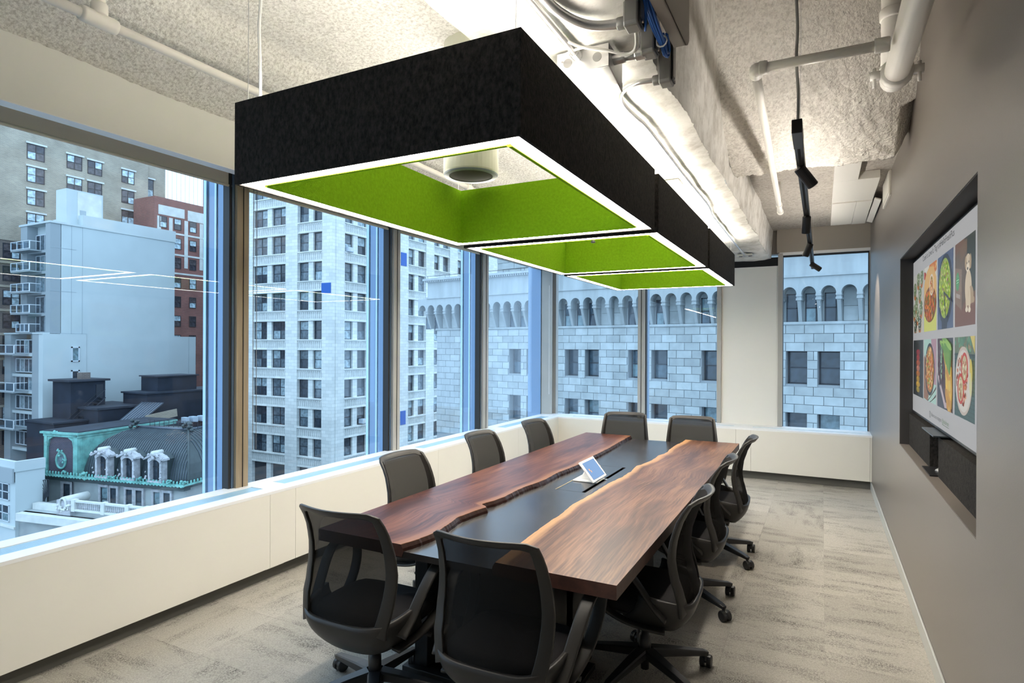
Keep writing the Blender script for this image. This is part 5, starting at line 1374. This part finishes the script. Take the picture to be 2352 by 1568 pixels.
# ---------------------------------------------------------------- dark roofs between
dr = thing('dark_rooftop', 'black painted rooftop sheds with metal stair below the blank wall', 'building', (-80, 44, -12))
BX(-84, -80, 40.1, 44.0, -9, -2.85).build('bulkhead', M['dark_wall'], dr); BX(-84.3, -79.6, 39.7, 44.4, -2.85, -2.6).build('bulkhead_roof', M['dark_roof'], dr)
BX(-81.6, -80.6, 41.6, 42.6, -2.6, -1.8).build('chimney', M['dark_brick'], dr)
BX(-80, -79.9, 42.9, 43.7, -4.9, -3.3).build('bulkhead_door', M['win_frame'], dr)
BX(-84, -78, 37.4, 41.0, -12, -7.5).build('low_block', M['dark_wall'], dr); BX(-84.1, -77.8, 37.2, 41.1, -7.5, -7.3).build('low_roof', M['dark_roof'], dr)
BX(-84, -76, 41.0, 47, -12, -6.1).build('shed', M['dark_wall'], dr); BX(-84.2, -75.8, 40.8, 47.2, -6.1, -5.85).build('shed_roof', M['dark_roof'], dr)
st_ = MB(); 
for i in range(13):
    y = 43.3 - i * .33; z = -5.0 - i * .29; st_.box(-79.9, -79.0, y - .16, y + .16, z, z + .05)
for x in (-79.9, -79.0): st_.tube([(x, 43.5, -4.9), (x, 39.0, -8.9)], .07, 4); st_.tube([(x, 43.5, -3.9), (x, 39.0, -7.9)], .03, 4)
st_.build('stair', M['win_frame'], dr)
BX(-80, -75, 46.2, 66, -14, -4.55).build('long_wall', M['dark_wall'], dr); BX(-80.2, -74.8, 46.0, 66, -4.55, -4.35).build('coping', M['dark_roof'], dr)
BX(-79.5, -76, 48.2, 53.6, -4.4, -2.5).build('penthouse', M['dark_wall'], dr); BX(-79.7, -75.7, 48.0, 53.8, -2.5, -2.35).build('penthouse_roof', M['dark_roof'], dr)
mr_ = MB(); A_, B_, C_, D_ = Vector((-72.5, 40.9, -7.6)), Vector((-72.0, 43.0, -7.9)), Vector((-74.5, 48.0, -5.7)), Vector((-75.0, 45.6, -5.45))
mr_.add([A_, B_, C_, D_, A_ - Vector((0, 0, .12)), B_ - Vector((0, 0, .12)), C_ - Vector((0, 0, .12)), D_ - Vector((0, 0, .12))], [(0, 1, 2, 3), (7, 6, 5, 4), (0, 4, 5, 1), (1, 5, 6, 2), (2, 6, 7, 3), (3, 7, 4, 0)])
sr = mr_.build('sloped_roof', M['metal_roof'], dr)
for i in range(9):
    f = i / 8; MB().tube([A_.lerp(B_, f) + Vector((0, 0, .03)), D_.lerp(C_, f) + Vector((0, 0, .03))], .035, 4).build('seam', M['metal_roof'], sr)
BX(-75, -72.2, 44.5, 56, -12, -8.2).build('roof_deck', M['dark_roof'], dr)
MB().xbox(Matrix.Translation((-72.5, 46.5, -7.0)) @ Matrix.Rotation(.12, 4, 'X'), -.1, .0, -2.0, 2.0, -.6, .35).build('awning', M['brown_brick'], dr)
for i, (y, s_) in enumerate(((48.8, .5), (49.8, .7), (51.0, .6))):
    BX(-72.2, -71.2, y, y + s_, -8.2, -7.5).build('roof_unit', M['ac'], dr, bevel=.05)

# ---------------------------------------------------------------- mansard building with copper cornice, dormers
ang = math.radians(10.7); RX, RY = -66.043, 33.515
mb_ = thing('mansard_building', 'ornate building with green copper cornice, dark curved roof and three stone dormers', 'building', (RX, RY, -30), ang)
def MZ(mb, x0, x1, y0, y1, z0, z1): return mb.box(x0, x1, y0, y1, z0 + 30, z1 + 30)
LOC = dict(local=True)
MZ(MB(), -4.6, 13.2, .6, 6, -30, -11.75).build('lower_wall', M['cream_wall'], mb_, **LOC)
MZ(MB(), -4.2, 0, .3, 12, -11.6, -7.35).build('pavilion_wall', M['slate_brick'], mb_, **LOC)
for x0, x1, y0, y1 in ((-4.35, -3.95, .1, .4), (-.35, .2, .05, .6), (-.1, .22, .6, 6.5)):
    MZ(MB(), x0, x1, y0, y1, -11.5, -7.4).build('copper_pilaster' if y1 < 1 else 'copper_side', M['copper'], mb_, **LOC)
ct = MB(); MZ(ct, -4.6, .5, -.15, 12, -7.35, -7.15); MZ(ct, -4.4, .3, .05, 12, -7.65, -7.35); ct.build('pavilion_cornice', M['copper'], mb_, **LOC)
MZ(MB(), -4.4, .3, .1, 12, -7.15, -7.05).build('pavilion_roof', M['dark_roof'], mb_, **LOC)
bmz = MB()
for sx_, xx in ((1, -3.9), (-1, -.4)):
    bmz.prism([(xx, 22.3), (xx + sx_ * .75, 22.3), (xx + sx_ * .2, 22.0), (xx + sx_ * .05, 21.4), (xx, 21.3)], .12, .32, 'y')
bmz.build('copper_bracket', M['copper'], mb_, **LOC)
ov = MB(); ov.tube([(-2.2 + .62 * math.cos(2 * PI * i / 24), .25, 19.95 + .80 * math.sin(2 * PI * i / 24)) for i in range(24)], .11, 6, closed=True)
ov.build('oval_frame', M['copper'], mb_, smooth=True, **LOC)
MB().add([(-2.2 + .6 * math.cos(2 * PI * i / 24), .27, 19.95 + .78 * math.sin(2 * PI * i / 24)) for i in range(24)] + [(-2.2 + .6 * math.cos(2 * PI * i / 24), .32, 19.95 + .78 * math.sin(2 * PI * i / 24)) for i in range(24)], [tuple(range(24)), tuple(range(47, 23, -1))]).build('oval_window', M['pane_dark'], mb_, **LOC)
def blob_cluster(parent, name, c, r, n, mat, seed=1, flat=1.0):
    rr = random.Random(seed); m_ = MB()
    for _ in range(n):
        d = Vector((rr.uniform(-1, 1), rr.uniform(-.5, .5), rr.uniform(-1, 1) * flat)) * r
        q = r * rr.uniform(.25, .5); cc = Vector(c) + d
        m_.lathe([(q * .3, -q), (q * .9, -q * .5), (q, 0), (q * .8, q * .6), (q * .2, q)], cc, 7)
    return m_.build(name, mat, parent, smooth=True, **LOC)
blob_cluster(mb_, 'copper_finial', (-2.7, .0, 22.75), .28, 8, M['copper'], 2); blob_cluster(mb_, 'oval_garland', (-2.3, .2, 20.75), .30, 8, M['copper'], 3); blob_cluster(mb_, 'oval_garland', (-1.65, .2, 19.9), .22, 6, M['copper'], 4)
# curved roof: profile in y-z swept in x, hipped at the right
pf = [(0, -11.35), (.10, -10.6), (.32, -9.7), (.75, -8.8), (1.45, -7.95), (2.4, -7.3), (3.4, -6.95)]
dm = MB(); xr0, xr1 = .2, 13.3
nseg = 10
vs = []
prof2 = []
for i in range(len(pf) - 1):
    for q in range(3):
        f = q / 3; prof2.append((pf[i][0] + (pf[i + 1][0] - pf[i][0]) * f, pf[i][1] + (pf[i + 1][1] - pf[i][1]) * f))
prof2.append(pf[-1])
n = len(prof2)
for y, z in prof2: vs.append((xr0 + y * .9, .7 + y, z + 30))
for y, z in prof2: vs.append((xr1 - y, .7 + y, z + 30))
for y, z in prof2: vs.append((xr1 - y, 6, z + 30))
fs = [(i, i + 1, n + i + 1, n + i) for i in range(n - 1)] + [(n + i, n + i + 1, 2 * n + i + 1, 2 * n + i) for i in range(n - 1)]
vs += [(xr0 + 3.2, 6, pf[-1][1] + 30), (xr0, 6, pf[0][1] + 30)]
fs += [(n - 1, 3 * n, 3 * n - 1, 2 * n - 1), tuple(range(0, n)) + (3 * n, 3 * n + 1)]
dome = dm.add(vs, fs).build('mansard_roof', M['lead'], mb_, smooth=False, **LOC)
sm_ = MB()
for i in range(44):
    x = xr0 + .6 + i * .29
    P = [(min(x, xr1 - y), .7 + y - .02, z + 30.02) for y, z in prof2 if x < xr1 - y and x > xr0 + y * .9]
    if len(P) > 3: sm_.tube(P, .034, 4)
for i in range(10):
    y2 = 2 + i * .4
    P = [(xr1 - y + .02, .7 + y2, z + 30.02) for y, z in prof2 if y2 > y]
    if len(P) > 3: sm_.tube(P, .034, 4)
sm_.build('roof_seams', M['metal_roof'], dome, kind='stuff', **LOC)
hp = MB().tube([(xr1 - y + .02, .7 + y - .02, z + 30.05) for y, z in prof2], .11, 6); hp.build('hip_roll', M['lead'], mb_, smooth=True, **LOC)
MB().tube([(xr0 + 3.2, 4.1, 23.1), (xr1 - 3.4, 4.1, 23.1), (xr1 - 3.4, 6, 23.1)], .14, 8).build('ridge_roll', M['metal_roof'], mb_, smooth=True, **LOC)
blob_cluster(mb_, 'ridge_urn', (xr0 + 3.0, 3.9, 23.35), .45, 12, M['lead'], 5); blob_cluster(mb_, 'ridge_urn', (xr1 - 3.4, 4.0, 23.35), .50, 12, M['lead'], 6)
rr_ = MB()
for i in range(16): rr_.tube([(xr0 + 3.8 + i * .62, 5, 23.05), (xr0 + 3.8 + i * .62, 5, 23.75)], .025, 4)
rr_.tube([(xr0 + 3.5, 5, 23.75), (xr1 - 3, 5, 23.75)], .025, 4); rr_.build('roof_rail', M['win_frame'], mb_, **LOC)
# cornice with antefixes
cg = MB(); MZ(cg, -4.9, 13.6, -.15, .8, -11.75, -11.45); MZ(cg, -4.8, 13.45, .0, .8, -12.0, -11.75); MZ(cg, 12.9, 13.6, -.15, 6, -11.75, -11.45)
cg.build('eaves_cornice', M['lead'], mb_, **LOC)
cg = MB(); MZ(cg, -5.0, 13.65, -.22, -.02, -11.5, -11.36); MZ(cg, 13.5, 13.7, -.2, 6, -11.5, -11.36)
cg.build('copper_gutter', M['copper'], mb_, **LOC)
af = MB()
for i in range(46):
    x = -4.8 + i * .40
    af.lathe([(.05, 0), (.12, .06), (.07, .16), (.10, .26), (.02, .36)], (x, -.12, 18.58), 6)
    af.tube([(x, -.22, 18.52), (x + .2, -.27, 18.42), (x + .4, -.22, 18.52)], .07, 5)
for i in range(14):
    af.lathe([(.05, 0), (.12, .06), (.07, .16), (.10, .26), (.02, .36)], (13.6, .3 + i * .4, 18.58), 6)
af.build('antefixes', M['copper'], mb_, kind='stuff', smooth=True, **LOC)
for i, x in enumerate((-4.75, -1.0, 1.35, 5.0, 8.45, 11.95, 13.5)): blob_cluster(mb_, 'copper_lion', (x, -.15, 18.72), .30, 9, M['copper'], 20 + i)
# dormers
def dormer(xc):
    d = MZ(MB(), xc - .80, xc - .56, -.15, .9, -11.3, -9.35)
    MZ(d, xc + .56, xc + .80, -.15, .9, -11.3, -9.35); MZ(d, xc - .85, xc + .85, -.2, .9, -11.45, -11.2)
    n_ = 10
    for i in range(n_):
        a0, a1 = PI * i / n_, PI * (i + 1) / n_
        d.prism([(xc - .6 * math.cos(a0), 20.45 + .35 * math.sin(a0)), (xc - .6 * math.cos(a1), 20.45 + .35 * math.sin(a1)), (xc - .80 * math.cos(a1), 20.65 + .55 * math.sin(a1)), (xc - .80 * math.cos(a0), 20.65 + .55 * math.sin(a0))], -.2, .8)
    for sg in (-1, 1): d.prism([(xc + sg * 1.15, 20.75), (xc + sg * 1.12, 20.92), (xc + sg * .45, 21.28), (xc, 21.5), (xc, 21.28), (xc + sg * .45, 21.06)], -.35, .5)
    o = d.build('dormer', M['dormer_stone'], mb_, **LOC)
    MB().tube([(xc, -.38, 21.42), (xc, .7, 21.42)], .24, 12).build('dormer_hood', M['patch'], o, smooth=True, **LOC)
    MZ(MB(), xc - .58, xc + .58, .25, .30, -11.2, -9.25).build('pane', M['pane_dark'], o, **LOC)
    f = MZ(MB(), xc - .04, xc + .04, .2, .26, -11.2, -9.3); MZ(f, xc - .58, xc + .58, .2, .26, -10.0, -9.93); f.build('window_bars', M['win_frame'], o, **LOC)
    q = MB()
    rr = random.Random(int(xc * 10))
    for (bx, bz, br) in ((-.92, -10.9, .20), (.92, -10.9, .20), (-.88, -10.35, .12), (.88, -10.35, .12), (-1.15, -9.05, .2), (1.15, -9.05, .2), (-.6, -8.75, .2), (.6, -8.75, .2), (0, -8.95, .3), (-.3, -8.8, .22), (.3, -8.8, .22)):
        for _ in range(2):
            q_ = br * rr.uniform(.4, .62); q.lathe([(q_ * .3, -q_), (q_ * .9, -q_ * .5), (q_, 0), (q_ * .8, q_ * .6), (q_ * .2, q_)], (xc + bx + rr.uniform(-.1, .1), -.3 + rr.uniform(-.1, .1), bz + 30 + rr.uniform(-.1, .1)), 7)
    q.build('carving', M['dormer_stone'], o, smooth=True, **LOC)
    MB().prism([(xc - .85, 18.7), (xc - .95, 20.8), (xc, 21.35), (xc + .95, 20.8), (xc + .85, 18.7)], .55, 2.6, 'y').build('dormer_roof', M['lead'], o, **LOC)
for xc in (3.58, 6.85, 10.15): dormer(xc)
# windows in the lower wall
for a, b in ((-2.25, -1.2), (2.75, 3.7), (4.0, 4.8), (6.0, 6.8), (7.2, 8.0), (9.4, 10.2), (10.6, 11.4)):
    window(mb_, 'lw', ((a + b) / 2, .55, 30 - 13.6), .9, 2.4, '-y', frame='win_frame', pane='pane_dark', sash=True, fw=.07)
    f = MZ(MB(), a - .22, a - .0, .4, .65, -15, -12.2); MZ(f, b, b + .22, .4, .65, -15, -12.2); MZ(f, a - .25, b + .25, .38, .65, -12.4, -12.15)
    f.build('window_surround', M['dormer_stone'], mb_, **LOC)
dp = MB(); dp.tube([(-2.0, .5, 18.1), (-.9, .45, 17.8), (-.85, .45, 15)], .05, 5); dp.tube([(-4.3, .5, 18.2), (-4.3, .5, 14)], .05, 5); dp.build('drain_pipe', M['win_frame'], mb_, **LOC)

# entrance roof with balustrade in front of it
bl = thing('balustrade_terrace', 'pale stone terrace with cartouche and balustrade at the lower left, below the copper roof', 'terrace', (RX, RY, -30), ang)
BL = lambda mb, x0, x1, y0, y1, z0, z1: mb.box(x0, x1, y0, y1, z0 + 30, z1 + 30)
BL(MB(), -2.2, 13.3, -4.3, .5, -30, -13.9).build('terrace_block', M['cream_wall'], bl, **LOC)
yb_ = -4.0
BL(MB(), 5.0, 13.3, yb_, yb_ + .3, -12.66, -12.50).build('coping', M['patch'], bl, **LOC)
BL(MB(), 5.0, 13.3, yb_ - .05, yb_ + .35, -13.45, -13.28).build('plinth', M['patch'], bl, **LOC)
bs_ = MB(); x = 5.1
while x < 13.2: bs_.lathe([(.05, 0), (.08, .13), (.085, .22), (.04, .40), (.055, .55), (.055, .63)], (x, yb_ + .15, 16.72), 6); x += .23
bs_.build('balusters', M['dormer_stone'], bl, kind='stuff', smooth=True, **LOC)
for s in (5.0, 8.5, 11.3, 13.3): BL(MB(), s - .2, s + .2, yb_ - .08, yb_ + .38, -13.5, -12.42).build('pedestal', M['patch'], bl, **LOC)
BL(MB(), 3.1, 4.75, yb_ - .1, yb_ + .4, -13.9, -12.55).build('cartouche_block', M['dormer_stone'], bl, **LOC)
MB().tube([(3.9 + .38 * math.cos(2 * PI * i / 20), yb_ - .15, 17.12 + .52 * math.sin(2 * PI * i / 20)) for i in range(20)], .10, 6, closed=True).build('cartouche_ring', M['patch'], bl, smooth=True, **LOC)
MB().tube([(3.9, yb_ - .05, 17.35), (3.9, yb_ + 2.2, 17.35)], .42, 14).build('vault_hood', M['patch'], bl, smooth=True, **LOC)
blob_cluster(bl, 'carving', (3.4, yb_ - .15, 16.7), .36, 9, M['patch'], 33); blob_cluster(bl, 'carving', (4.5, yb_ - .15, 16.8), .30, 8, M['patch'], 34)
BL(MB(), -.9, 3.1, yb_ + .6, yb_ + 1.2, -13.9, -13.35).build('side_coping', M['patch'], bl, **LOC)
BL(MB(), -.9, 13.3, yb_ - .9, yb_ + .0, -14.6, -13.9).build('ledge', M['patch'], bl, **LOC)
fan = MB()
for i in range(16):
    a_ = PI * .5 + (PI * .5) * i / 15; fan.tube([(-.2 + .5 * math.cos(a_), yb_ + 1.6, 16.6 + .5 * math.sin(a_)), (-.2 + 2.3 * math.cos(a_), yb_ + 1.6, 16.6 + 2.1 * math.sin(a_))], .03, 4)
fan.tube([(-.2 + 2.3 * math.cos(PI * .5 + PI * .5 * i / 15), yb_ + 1.6, 16.6 + 2.1 * math.sin(PI * .5 + PI * .5 * i / 15)) for i in range(16)], .04, 4)
fan.build('fan_guard', M['win_frame'], bl, **LOC)

# small stone wing at the far lower left
lw = thing('stucco_wing', 'low pale house wing with four-light windows at the lower left corner', 'building', (-66, 27, -30))
CX_, CY_ = -66.56, 28.75
BX(CX_ - 10, CX_, CY_, CY_ + 2.4, -30, -10.2).build('wing_block', M['stucco'], lw)
pp = MB(); pp.box(CX_ - 10, CX_ + .1, CY_ - .1, CY_ + .25, -10.2, -9.25); pp.box(CX_ - .3, CX_ + .1, CY_ + .25, CY_ + 2.4, -10.2, -9.25)
pp.build('parapet', M['stucco'], lw)
BX(CX_ - 9.9, CX_ - .3, CY_ + .25, CY_ + 2.4, -10.2, -10.1).build('roof_floor', M['brown_brick'], lw)
BX(CX_ - 10, CX_ + .0, CY_ - .25, CY_ - .1, -11.2, -9.9).build('fascia', M['stucco_side'], lw)
for z in (-12.2, -14.2):
    window(lw, 'lw2', (CX_ - 2.2 + 66, CY_ - .05 - 27, z + 30), 2.4, 1.6, '-y', frame='win_frame_w', pane='pane_dark', cols=2, sash=True)
BX(CX_ - 4, CX_ + .1, CY_ - .15, CY_, -15.5, -15.3).build('sill_band', M['patch'], lw)

# nearer roof below the window at bottom left
nr = thing('near_roof', 'flat blue-grey roof with parapet below the nearest window', 'roof', (-34, 14, -30))
BX(-46, -26, -6, 24, -30, -13.6).build('roof_block', M['cream_wall'], nr)
BX(-46.3, -45.7, -6, 24.3, -13.6, -12.9).build('parapet', M['stucco'], nr); BX(-46, -26, 23.7, 24.3, -13.6, -12.9).build('parapet', M['stucco'], nr)
for y in (2, 9, 16): BX(-40, -38, y, y + 2, -13.6, -12.6).build('roof_unit', M['ac'], nr, bevel=.05)

struct('ground', BX(-200, 60, -60, 200, -30.6, -30), M['asphalt'])
